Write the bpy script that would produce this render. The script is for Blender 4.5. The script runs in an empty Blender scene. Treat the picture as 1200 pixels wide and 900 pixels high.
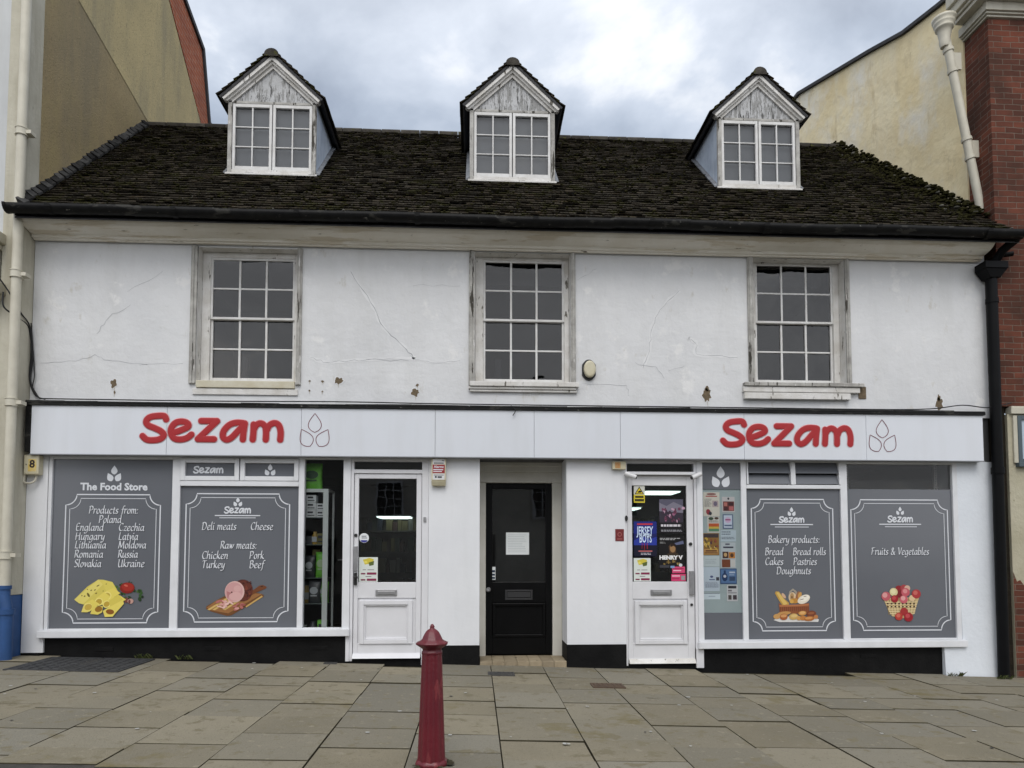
import bpy, math, random
from math import sin, cos, pi, radians as R, sqrt, floor
from mathutils import Vector
random.seed(7)
S = bpy.context.scene
# ------------------------------------------------------------------ camera
cam = bpy.data.objects.new('camera', bpy.data.cameras.new('camera'))
S.collection.objects.link(cam); S.camera = cam
cam.location = (0, -8.0, 1.3)
cam.rotation_euler = (R(92.9), 0, R(-3.0))
cam.data.sensor_width = 36; cam.data.sensor_fit = 'HORIZONTAL'
cam.data.lens = 24.0; cam.data.shift_y = 160/1200
cam.data.clip_start = .05; cam.data.clip_end = 2000
# ------------------------------------------------------------------ sky
W = bpy.data.worlds.new('World'); S.world = W; W.use_nodes = True
nt = W.node_tree; N = nt.nodes; L = nt.links; N.clear()
SKYZ = 8.9
BREAKS = [((-.313,.761,.569),.14,.085), ((.184,.757,.627),.09,.03), ((.23,.797,.558),.09,.075), ((.149,.816,.558),.06,.035), ((-.105,.823,.559),.26,.02), ((.40,.72,.57),.20,-.05), ((-.03,.77,.64),.16,-.03)]
SUN_EL, SUN_AZ = 50, 182        # azimuth from +Y clockwise
out = N.new('ShaderNodeOutputWorld'); bg = N.new('ShaderNodeBackground'); bg.inputs[1].default_value = .1
sky = N.new('ShaderNodeTexSky'); sky.sky_type = 'NISHITA'; sky.sun_disc = False
sky.sun_elevation = R(SUN_EL); sky.sun_rotation = R(SUN_AZ)
tc = N.new('ShaderNodeTexCoord'); sep = N.new('ShaderNodeSeparateXYZ'); L.new(tc.outputs['Generated'], sep.inputs[0])
def wm(op, a, b=None, clamp=False):
    n = N.new('ShaderNodeMath'); n.operation = op; n.use_clamp = clamp
    for i, v in enumerate((a, b)):
        if v is None: continue
        if isinstance(v, (int, float)): n.inputs[i].default_value = v
        else: L.new(v, n.inputs[i])
    return n.outputs[0]
zz = wm('ADD', wm('MAXIMUM', sep.outputs[2], 0.0), .35)
cx = wm('DIVIDE', sep.outputs[0], zz); cy = wm('DIVIDE', sep.outputs[1], zz)
comb = N.new('ShaderNodeCombineXYZ'); L.new(cx, comb.inputs[0]); L.new(cy, comb.inputs[1]); comb.inputs[2].default_value = SKYZ
def wnoise(scale, detail, rough, dist=0.0):
    n = N.new('ShaderNodeTexNoise'); L.new(comb.outputs[0], n.inputs['Vector'])
    n.inputs['Scale'].default_value = scale; n.inputs['Detail'].default_value = detail
    n.inputs['Roughness'].default_value = rough; n.inputs['Distortion'].default_value = dist
    return n.outputs['Fac']
cl = wm('ADD', wm('MULTIPLY', wnoise(1.5, 7, .55, .35), .62), wm('MULTIPLY', wnoise(4.2, 6, .55, .2), .38))
# brighter breaks in the cloud bank (world directions)
for (dx, dy, dz), rad, amt in BREAKS:
    vd = N.new('ShaderNodeVectorMath'); vd.operation = 'DISTANCE'; nv = N.new('ShaderNodeVectorMath'); nv.operation = 'NORMALIZE'
    L.new(tc.outputs['Generated'], nv.inputs[0]); L.new(nv.outputs[0], vd.inputs[0]); vd.inputs[1].default_value = (dx, dy, dz)
    mr = N.new('ShaderNodeMapRange'); mr.interpolation_type = 'SMOOTHSTEP'; L.new(vd.outputs['Value'], mr.inputs[0])
    mr.inputs[1].default_value = rad; mr.inputs[2].default_value = 0; mr.inputs[3].default_value = 0; mr.inputs[4].default_value = amt
    cl = wm('ADD', cl, wm('MULTIPLY', mr.outputs[0], wm('MULTIPLY', wnoise(5.5, 5, .6, .4), 2.0)))
ramp = N.new('ShaderNodeValToRGB'); L.new(cl, ramp.inputs[0])
e = ramp.color_ramp.elements
e[0].position = .37; e[0].color = (2.9, 3.4, 4.3, 1)
e[1].position = .635; e[1].color = (11.5, 11.5, 11.6, 1)
m = e.new(.48); m.color = (4.7, 5.35, 6.4, 1)
m = e.new(.545); m.color = (6.4, 7.05, 8.1, 1)
m = e.new(.585); m.color = (8.8, 9.15, 9.7, 1)
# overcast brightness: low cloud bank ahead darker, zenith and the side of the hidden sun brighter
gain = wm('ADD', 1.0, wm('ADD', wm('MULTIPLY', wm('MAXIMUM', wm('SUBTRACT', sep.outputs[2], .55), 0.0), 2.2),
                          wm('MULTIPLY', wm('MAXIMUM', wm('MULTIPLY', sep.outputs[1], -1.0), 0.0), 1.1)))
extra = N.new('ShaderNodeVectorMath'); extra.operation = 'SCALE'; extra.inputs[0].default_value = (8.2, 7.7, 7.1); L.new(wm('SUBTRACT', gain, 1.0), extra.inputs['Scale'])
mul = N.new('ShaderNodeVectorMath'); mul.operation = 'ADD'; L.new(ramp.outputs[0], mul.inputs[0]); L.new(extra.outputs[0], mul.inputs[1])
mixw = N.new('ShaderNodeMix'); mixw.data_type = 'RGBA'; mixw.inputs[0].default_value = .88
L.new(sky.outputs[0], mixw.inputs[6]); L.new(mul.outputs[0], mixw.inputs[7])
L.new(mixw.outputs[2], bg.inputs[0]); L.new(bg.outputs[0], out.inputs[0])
# ------------------------------------------------------------------ sun behind cloud
sd = bpy.data.lights.new('sun', 'SUN'); sd.energy = 1.0; sd.angle = R(28); sd.color = (1, .97, .92)
so = bpy.data.objects.new('sun', sd); S.collection.objects.link(so)
az, el = R(SUN_AZ), R(SUN_EL)
so.rotation_euler = Vector((-sin(az)*cos(el), -cos(az)*cos(el), -sin(el))).to_track_quat('-Z', 'Y').to_euler()
S.view_settings.view_transform = 'Standard'; S.view_settings.look = 'None'
S.view_settings.exposure = 0.2; S.view_settings.gamma = 1
# ------------------------------------------------------------------ materials
_mats = {}
def mat(name, c, c2=None, scale=2.5, rough=.7, spec=.4, metal=0, spots=None, streak=None, tint=0, bump=0, bscale=40, aniso=(1, 1, 1), low=.35, high=.65, soft=.025, tintcol=None):
    """procedural surface: two-tone noise, optional streaks (colour, amount, scale), spots (colour, threshold, scale, stretch), per-face tint"""
    if name in _mats: return _mats[name]
    m = bpy.data.materials.new(name); _mats[name] = m; m.use_nodes = True
    t = m.node_tree; n = t.nodes; l = t.links; b = n['Principled BSDF']
    b.inputs['Roughness'].default_value = rough; b.inputs['Metallic'].default_value = metal
    b.inputs['Specular IOR Level'].default_value = spec
    co = n.new('ShaderNodeTexCoord').outputs['Object']
    def noise(sc, det=7, vec=(1, 1, 1), off=0, ro=.6):
        mp = n.new('ShaderNodeMapping'); l.new(co, mp.inputs[0]); mp.inputs['Scale'].default_value = vec; mp.inputs['Location'].default_value = (off, off*.7, off*1.3)
        q = n.new('ShaderNodeTexNoise'); l.new(mp.outputs[0], q.inputs['Vector']); q.inputs['Scale'].default_value = sc; q.inputs['Detail'].default_value = det; q.inputs['Roughness'].default_value = ro
        return q.outputs['Fac']
    def remap(v, a, bb):
        q = n.new('ShaderNodeMapRange'); l.new(v, q.inputs[0]); q.inputs[1].default_value = a; q.inputs[2].default_value = bb; q.clamp = True
        return q.outputs[0]
    def mix(f, a, bb, mode='MIX'):
        q = n.new('ShaderNodeMix'); q.data_type = 'RGBA'; q.blend_type = mode
        if isinstance(f, (int, float)): q.inputs[0].default_value = f
        else: l.new(f, q.inputs[0])
        for i, v in ((6, a), (7, bb)):
            if isinstance(v, tuple): q.inputs[i].default_value = (*v, 1) if len(v) == 3 else v
            else: l.new(v, q.inputs[i])
        return q.outputs[2]
    def mul(a, k):
        q = n.new('ShaderNodeMath'); q.operation = 'MULTIPLY'; l.new(a, q.inputs[0])
        if isinstance(k, (int, float)): q.inputs[1].default_value = k
        else: l.new(k, q.inputs[1])
        return q.outputs[0]
    col = c if c2 is None else mix(remap(noise(scale, vec=aniso), low, high), c, c2)
    if streak:
        sc, am, ss = streak
        col = mix(mul(remap(noise(ss, vec=(1, 1, .12), off=3), .48, .75), am), col, sc)
    if tintcol:
        at = n.new('ShaderNodeAttribute'); at.attribute_name = 'tint'; q = n.new('ShaderNodeMath'); q.operation = 'FRACT'; z_ = n.new('ShaderNodeMath'); z_.operation = 'MULTIPLY'; z_.inputs[1].default_value = 7.31; l.new(at.outputs['Fac'], z_.inputs[0]); l.new(z_.outputs[0], q.inputs[0])
        col = mix(mul(q.outputs[0], .85), col, tintcol)
    if tint:
        at = n.new('ShaderNodeAttribute'); at.attribute_name = 'tint'
        f = n.new('ShaderNodeMapRange'); l.new(at.outputs['Fac'], f.inputs[0]); f.inputs[3].default_value = 1-tint; f.inputs[4].default_value = 1+tint
        q = n.new('ShaderNodeVectorMath'); q.operation = 'SCALE'
        if isinstance(col, tuple): q.inputs[0].default_value = col[:3]
        else: l.new(col, q.inputs[0])
        l.new(f.outputs[0], q.inputs['Scale']); col = q.outputs[0]
    for sp in (spots or []):
        sc, th, ss, st = sp
        col = mix(remap(noise(ss, 5, st, 11+ss, .65), th, th+soft), col, sc)
    if isinstance(col, tuple): b.inputs['Base Color'].default_value = (*col, 1)
    else: l.new(col, b.inputs['Base Color'])
    if bump:
        bp = n.new('ShaderNodeBump'); bp.inputs['Strength'].default_value = bump; bp.inputs['Distance'].default_value = .02
        l.new(noise(bscale, 6), bp.inputs['Height']); l.new(bp.outputs[0], b.inputs['Normal'])
    return m
def brickmat(name, c1, c2, cm, dirt=(.03, .028, .02), tone=.35):
    m = bpy.data.materials.new(name); m.use_nodes = True; t = m.node_tree; n = t.nodes; l = t.links; b = n['Principled BSDF']
    b.inputs['Roughness'].default_value = .9; b.inputs['Specular IOR Level'].default_value = .2
    co = n.new('ShaderNodeTexCoord').outputs['Object']; sp = n.new('ShaderNodeSeparateXYZ'); l.new(co, sp.inputs[0])
    ad = n.new('ShaderNodeMath'); l.new(sp.outputs[0], ad.inputs[0]); l.new(sp.outputs[1], ad.inputs[1])
    cb = n.new('ShaderNodeCombineXYZ'); l.new(ad.outputs[0], cb.inputs[0]); l.new(sp.outputs[2], cb.inputs[1])
    wob = n.new('ShaderNodeTexNoise'); l.new(co, wob.inputs['Vector']); wob.inputs['Scale'].default_value = 6
    wm_ = n.new('ShaderNodeVectorMath'); wm_.operation = 'MULTIPLY_ADD'; l.new(wob.outputs['Color'], wm_.inputs[0]); wm_.inputs[1].default_value = (.03, .022, 0); l.new(cb.outputs[0], wm_.inputs[2])
    bt = n.new('ShaderNodeTexBrick'); l.new(wm_.outputs[0], bt.inputs['Vector'])
    bt.inputs['Scale'].default_value = 1; bt.inputs['Brick Width'].default_value = .228; bt.inputs['Row Height'].default_value = .074
    bt.inputs['Mortar Size'].default_value = .006; bt.inputs['Mortar Smooth'].default_value = .6; bt.inputs['Bias'].default_value = -.1
    bt.inputs['Color1'].default_value = (*c1, 1); bt.inputs['Color2'].default_value = (*c2, 1); bt.inputs['Mortar'].default_value = (*cm, 1)
    nz = n.new('ShaderNodeTexNoise'); l.new(co, nz.inputs['Vector']); nz.inputs['Scale'].default_value = 1.1; nz.inputs['Detail'].default_value = 9; nz.inputs['Roughness'].default_value = .7
    mr = n.new('ShaderNodeMapRange'); l.new(nz.outputs[0], mr.inputs[0]); mr.inputs[1].default_value = .42; mr.inputs[2].default_value = .68; mr.inputs[4].default_value = .75
    mx = n.new('ShaderNodeMix'); mx.data_type = 'RGBA'; l.new(mr.outputs[0], mx.inputs[0]); l.new(bt.outputs['Color'], mx.inputs[6]); mx.inputs[7].default_value = (*dirt, 1)
    l.new(mx.outputs[2], b.inputs['Base Color'])
    bp = n.new('ShaderNodeBump'); bp.inputs['Strength'].default_value = .6; bp.inputs['Distance'].default_value = .008; bp.invert = True
    l.new(bt.outputs['Fac'], bp.inputs['Height']); l.new(bp.outputs[0], b.inputs['Normal'])
    return m
def glassmat(name, tintc=(.95, .96, .96), rough=.0, wav=.03, kk=.95):
    m = bpy.data.materials.new(name); m.use_nodes = True; t = m.node_tree; n = t.nodes; l = t.links; n.clear()
    o = n.new('ShaderNodeOutputMaterial'); mx = n.new('ShaderNodeMixShader'); tr = n.new('ShaderNodeBsdfTransparent'); gl = n.new('ShaderNodeBsdfGlossy')
    tr.inputs[0].default_value = (*tintc, 1); gl.inputs['Roughness'].default_value = rough
    fr = n.new('ShaderNodeFresnel'); fr.inputs[0].default_value = 1.5
    k = n.new('ShaderNodeMath'); k.operation = 'MULTIPLY'; k.inputs[1].default_value = kk; l.new(fr.outputs[0], k.inputs[0])
    co = n.new('ShaderNodeTexCoord'); nz = n.new('ShaderNodeTexNoise'); nz.inputs['Scale'].default_value = 2.2; l.new(co.outputs['Object'], nz.inputs['Vector'])
    bp = n.new('ShaderNodeBump'); bp.inputs['Strength'].default_value = wav; bp.inputs['Distance'].default_value = .05
    l.new(nz.outputs[0], bp.inputs['Height']); l.new(bp.outputs[0], gl.inputs['Normal'])
    l.new(k.outputs[0], mx.inputs[0]); l.new(tr.outputs[0], mx.inputs[1]); l.new(gl.outputs[0], mx.inputs[2]); l.new(mx.outputs[0], o.inputs[0])
    return m
def lampmat(name, c, s):
    m = bpy.data.materials.new(name); m.use_nodes = True; b = m.node_tree.nodes['Principled BSDF']
    b.inputs['Emission Color'].default_value = (*c, 1); b.inputs['Emission Strength'].default_value = s; b.inputs['Base Color'].default_value = (.8, .8, .8, 1)
    return m
def ink(c, rough=.45):
    return mat('print_%02x%02x%02x_%d' % (*[int(min(1, v)*255) for v in c], int(rough*100)), c, rough=rough, spec=.3)
def srgb(r, g, b): return tuple((v/255/12.92 if v <= 10 else ((v/255+.055)/1.055)**2.4) for v in (r, g, b))
WHITE = (.72, .735, .77)
m_wall = mat('white_masonry_paint', (.712, .718, .724), (.645, .652, .662), 1.1, .85, .2, streak=((.55, .55, .535), .35, 4), spots=[((.66, .665, .67), .56, 2.3, (1, 1, .7)), ((.745, .745, .74), .60, 3.1, (1, 1, 1)), ((.58, .57, .54), .63, 6, (1, 1, .5)), ((.50, .48, .43), .73, 15, (1, 1, .5))], bump=.6, bscale=6, soft=.08)
m_pier = mat('clean_white_paint', (.76, .77, .79), (.71, .72, .745), 1.5, .8, .25, streak=((.55, .56, .55), .2, 5), bump=.12, bscale=12)
m_endw = mat('white_render', (.74, .775, .82), (.69, .725, .77), 2, .85, .2, spots=[((.35, .33, .27), .74, 9, (1, 1, 1))], bump=.3, bscale=14)
m_joinery = mat('white_joinery', (.74, .75, .775), (.66, .67, .69), 4, .45, .4, spots=[((.30, .29, .27), .745, 26, (1, 1, .5))])
m_door = mat('white_door_paint', (.72, .72, .745), (.67, .67, .69), 3, .4, .4, spots=[((.32, .31, .3), .765, 22, (1, 1, 1))])
m_peel = mat('peeling_white_paint', (.72, .71, .69), (.56, .54, .50), 5, .7, .25, spots=[((.13, .12, .10), .63, 16, (1, 1, .22)), ((.25, .23, .2), .67, 38, (1, 1, .3))], bump=.25, bscale=50)
m_sash = mat('old_white_sash_paint', (.72, .72, .71), (.60, .59, .57), 6, .6, .3, spots=[((.17, .16, .14), .71, 34, (1, 1, .5))])
m_grey_wood = mat('bare_weathered_wood', (.30, .29, .27), (.50, .49, .46), 6, .85, .2, spots=[((.07, .065, .055), .58, 14, (1, 1, .12)), ((.62, .61, .59), .64, 20, (1, 1, .2))], bump=.4, bscale=45)
m_cream = mat('stained_cream_paint', (.84, .815, .75), (.75, .71, .62), 2.2, .75, .25, spots=[((.66, .60, .49), .55, 4, (.25, 1, 3)), ((.30, .255, .18), .66, 9, (.22, 1, 3)), ((.12, .10, .07), .67, 17, (.3, 1, 2.5))], soft=.05, bump=.2, bscale=25)
m_sill = mat('yellowed_sill_paint', (.60, .57, .46), (.52, .47, .34), 5, .75, .25, spots=[((.12, .10, .07), .71, 14, (.3, 1, 2))], bump=.2)
m_pedim = mat('flaking_pediment_paint', (.52, .525, .53), (.42, .425, .43), 5, .8, .15, spots=[((.30, .30, .295), .50, 12, (2, 1, .4)), ((.11, .11, .108), .575, 22, (2.0, 1, .26)), ((.055, .055, .055), .63, 34, (1.5, 1, .3))], bump=.3, bscale=50)
m_cheek = mat('painted_lead', (.50, .57, .67), (.36, .42, .51), 4, .6, .4, streak=((.66, .70, .74), .5, 9), bump=.2, bscale=15)
m_gutter = mat('black_gutter_paint', (.0045, .0045, .005), (.010, .010, .0095), 9, .55, .18, spots=[((.035, .034, .03), .58, 8, (.4, 1, 1)), ((.15, .145, .13), .665, 17, (.6, 1, 1))])
m_black = mat('black_gloss_paint', (.0035, .0036, .004), (.005, .0051, .0055), 4, .35, .13, spots=[((.10, .10, .095), .775, 30, (.5, 1, 1))])
m_plinth = mat('black_plinth_paint', (.0035, .0035, .0038), (.0075, .0074, .0075), 5, .65, .15, spots=[((.12, .115, .1), .765, 20, (.4, 1, 1.5))], bump=.3, bscale=25)
m_tile = mat('clay_roof_tile', (.022, .0185, .0135), (.034, .0275, .019), 2.2, .95, .08, tint=.6, spots=[((.022, .021, .0055), .56, 4, (1, 1, 1)), ((.034, .024, .013), .60, 6, (1, 1, 1)), ((.012, .0115, .005), .60, 19, (1, 1, 1)), ((.17, .165, .145), .645, 34, (1, 1, 1)), ((.075, .072, .06), .60, 55, (1, 1, 1))], bump=.5, bscale=30)
m_moss = mat('roof_moss', (.018, .017, .006), (.031, .029, .009), 9, .95, .1, bump=.6, bscale=60)
m_lead = mat('grey_mortar_fillet', (.022, .022, .022), (.055, .054, .052), 8, .9, .1, tint=.6, spots=[((.3, .3, .29), .70, 15, (1, 1, 1))])
m_mortar = mat('lime_mortar', (.14, .135, .12), (.08, .078, .065), 12, .95, .1, bump=.5)
m_ridge = mat('ridge_tile', (.028, .025, .021), (.055, .05, .042), 9, .9, .2, tint=.5, spots=[((.06, .06, .02), .6, 8, (1, 1, 1))], bump=.4)
m_panel = mat('white_sign_panel', (.675, .70, .745), (.655, .68, .725), 1, .32, .45, streak=((.55, .56, .57), .3, 5), spots=[((.55, .55, .54), .72, 9, (1, 1, .3))], soft=.1)
m_red = mat('red_vinyl', (.37, .014, .018), rough=.4)
m_pink = mat('pale_red_edge', (.66, .36, .38), rough=.5)
m_redline = mat('dark_red_line', (.16, .03, .045), rough=.5)
m_vinyl = mat('grey_window_vinyl', (.138, .146, .164), (.126, .133, .150), .7, .16, .42)
m_white_ink = mat('white_vinyl_print', (.68, .70, .74), rough=.45)
m_dark_ink = mat('dark_vinyl_print', (.05, .053, .06), rough=.45)
m_glass = glassmat('window_glass', wav=.05); m_oldglass = glassmat('old_sash_glass', (.9, .92, .93), wav=.14, kk=1.7); m_doorglass = glassmat('door_glass', (.9, .91, .91), wav=.02, kk=2.0); m_clear = glassmat('clear_board_glass', (.98, .99, .99), wav=.02, kk=.5)
m_blind = mat('grey_window_blind', (.27, .275, .285), (.235, .24, .25), 2, .8, .2)
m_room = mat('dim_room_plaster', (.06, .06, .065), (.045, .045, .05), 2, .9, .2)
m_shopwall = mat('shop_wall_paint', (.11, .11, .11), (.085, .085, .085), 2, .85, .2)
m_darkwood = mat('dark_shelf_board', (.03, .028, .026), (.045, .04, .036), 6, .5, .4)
m_alu = mat('brushed_metal', (.42, .42, .43), (.34, .34, .35), 8, .38, .5, metal=.7)
m_chrome = mat('dull_black_metal', (.02, .02, .02), rough=.4)
m_stone = mat('tan_step_tile', (.34, .28, .19), (.25, .20, .13), 6, .7, .3, tint=.2, spots=[((.10, .09, .06), .64, 9, (1, 1, 1))])
m_slab = mat('sandstone_paving', (.240, .212, .150), (.192, .172, .124), .9, .88, .2, tint=.13, tintcol=(.190, .180, .148),
             spots=[((.170, .150, .100), .55, 7, (1, 1, 1)), ((.250, .226, .170), .59, 13, (1, 1, 1)), ((.155, .130, .062), .60, 1.0, (1, 1, 1)), ((.115, .105, .08), .60, 60, (1, 1, 1)), ((.27, .25, .21), .64, 75, (1, 1, 1)), ((.42, .41, .37), .79, 21, (1, 1, 1)), ((.05, .05, .045), .755, 29, (1, 1, 1)), ((.09, .082, .06), .68, 2.6, (1, 1, 1))], bump=.5, bscale=70, soft=.09)
m_joint = mat('dark_paving_joint', (.036, .031, .021), (.065, .058, .035), 5, .95, .1)
m_sett = mat('dark_kerb_stone', (.085, .075, .068), (.055, .052, .048), 8, .85, .2, tint=.3, spots=[((.16, .15, .13), .68, 30, (1, 1, 1))], bump=.6, bscale=45)
m_asph = mat('asphalt', (.05, .05, .05), (.062, .061, .06), 9, .9, .2, bump=.5, bscale=90)
m_earth = mat('ground_earth', (.08, .075, .06), (.11, .1, .08), 1, .95, .1)
m_gablebrown = mat('brown_roughcast', (.40, .315, .175), (.30, .24, .14), .9, .95, .1, streak=((.20, .185, .145), .85, 1.3), spots=[((.39, .315, .155), .55, 1.0, (1, 1, .5)), ((.20, .165, .10), .545, 34, (1, 1, 1)), ((.48, .39, .23), .60, 26, (1, 1, 1))], bump=.6, bscale=50, soft=.2)
m_gablepale = mat('ochre_roughcast', (.56, .46, .25), (.43, .36, .21), .8, .95, .1, streak=((.25, .235, .18), .9, 1.7), spots=[((.29, .245, .15), .55, 32, (1, 1, 1)), ((.62, .52, .30), .60, 24, (1, 1, 1))], bump=.6, bscale=50, soft=.15)
m_creamwall = mat('old_cream_masonry_paint', (.56, .535, .445), (.47, .445, .36), 2.5, .8, .25, streak=((.34, .31, .23), .7, 7), spots=[((.06, .055, .045), .735, 12, (1, 1, .3))], bump=.3, bscale=25)
m_palewall = mat('pale_grey_paint', (.56, .575, .58), (.50, .515, .52), 2, .7, .3, streak=((.40, .40, .38), .4, 6))
m_blue = mat('blue_masonry_paint', (.028, .085, .235), (.022, .066, .18), 4, .55, .35, spots=[((.02, .025, .04), .68, 12, (1, 1, .4))])
m_yellow = mat('yellow_limewash', (.83, .73, .49), (.73, .61, .37), 1.8, .9, .15, streak=((.80, .74, .58), .8, 2.2), spots=[((.78, .75, .66), .53, 1.0, (1, .8, .5)), ((.62, .52, .33), .58, 5, (1, 1, .25)), ((.50, .44, .31), .66, 13, (1, 1, .4))], bump=1.0, bscale=5, soft=.14)
m_brick = brickmat('red_brick', (.170, .054, .033), (.075, .029, .020), (.18, .14, .11), (.035, .022, .016))
m_brickdark = brickmat('sooty_brick', (.028, .018, .013), (.016, .013, .009), (.03, .027, .018), (.012, .012, .007))
m_brickorange = brickmat('orange_brick', (.42, .125, .06), (.33, .092, .048), (.46, .36, .28), (.2, .07, .045))
m_cornice = mat('cream_cornice_paint', (.54, .52, .45), (.46, .44, .37), 3, .7, .3, streak=((.30, .27, .2), .5, 8))
m_ivory = mat('ivory_pipe_paint', (.62, .59, .49), (.53, .50, .41), 4, .5, .4, spots=[((.2, .18, .13), .72, 14, (1, 1, .3))])
m_blackpipe = mat('black_pipe_paint', (.0028, .003, .0036), (.0045, .0048, .0055), 5, .5, .12)
m_render = mat('mossy_cream_render', (.47, .44, .335), (.40, .37, .27), 2.5, .9, .15, spots=[((.15, .14, .075), .66, 3.6, (1, 1, .6))], bump=.5, bscale=18)
m_slate = mat('dark_slate', (.03, .03, .033), (.05, .05, .053), 8, .7, .3)
m_greyframe = mat('grey_window_paint', (.07, .095, .11), rough=.5)
m_bollard = mat('dark_red_iron_paint', (.140, .0135, .021), (.115, .011, .018), 6, .36, .5, spots=[((.19, .03, .035), .60, 9, (1, 1, .3)), ((.05, .012, .012), .70, 30, (1, 1, .5)), ((.22, .16, .14), .775, 40, (1, 1, 1))], bump=.2, bscale=60)
m_iron = mat('cast_iron', (.045, .045, .045), (.07, .068, .064), 12, .65, .4)
m_rust = mat('rusty_iron', (.075, .05, .035), (.11, .075, .05), 14, .75, .3)
m_ivplast = mat('yellowed_plastic', (.60, .56, .42), (.52, .47, .32), 6, .5, .4)
m_whplast = mat('white_plastic', (.7, .7, .7), (.62, .62, .62), 6, .4, .4)
m_cable = mat('black_cable', (.012, .012, .013), rough=.6)
m_paper = mat('white_paper', (.76, .79, .79), (.7, .73, .73), 6, .8, .2)
m_board = mat('pale_green_notice_board', (.40, .47, .475), (.36, .43, .44), 2, .6, .3)
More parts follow.
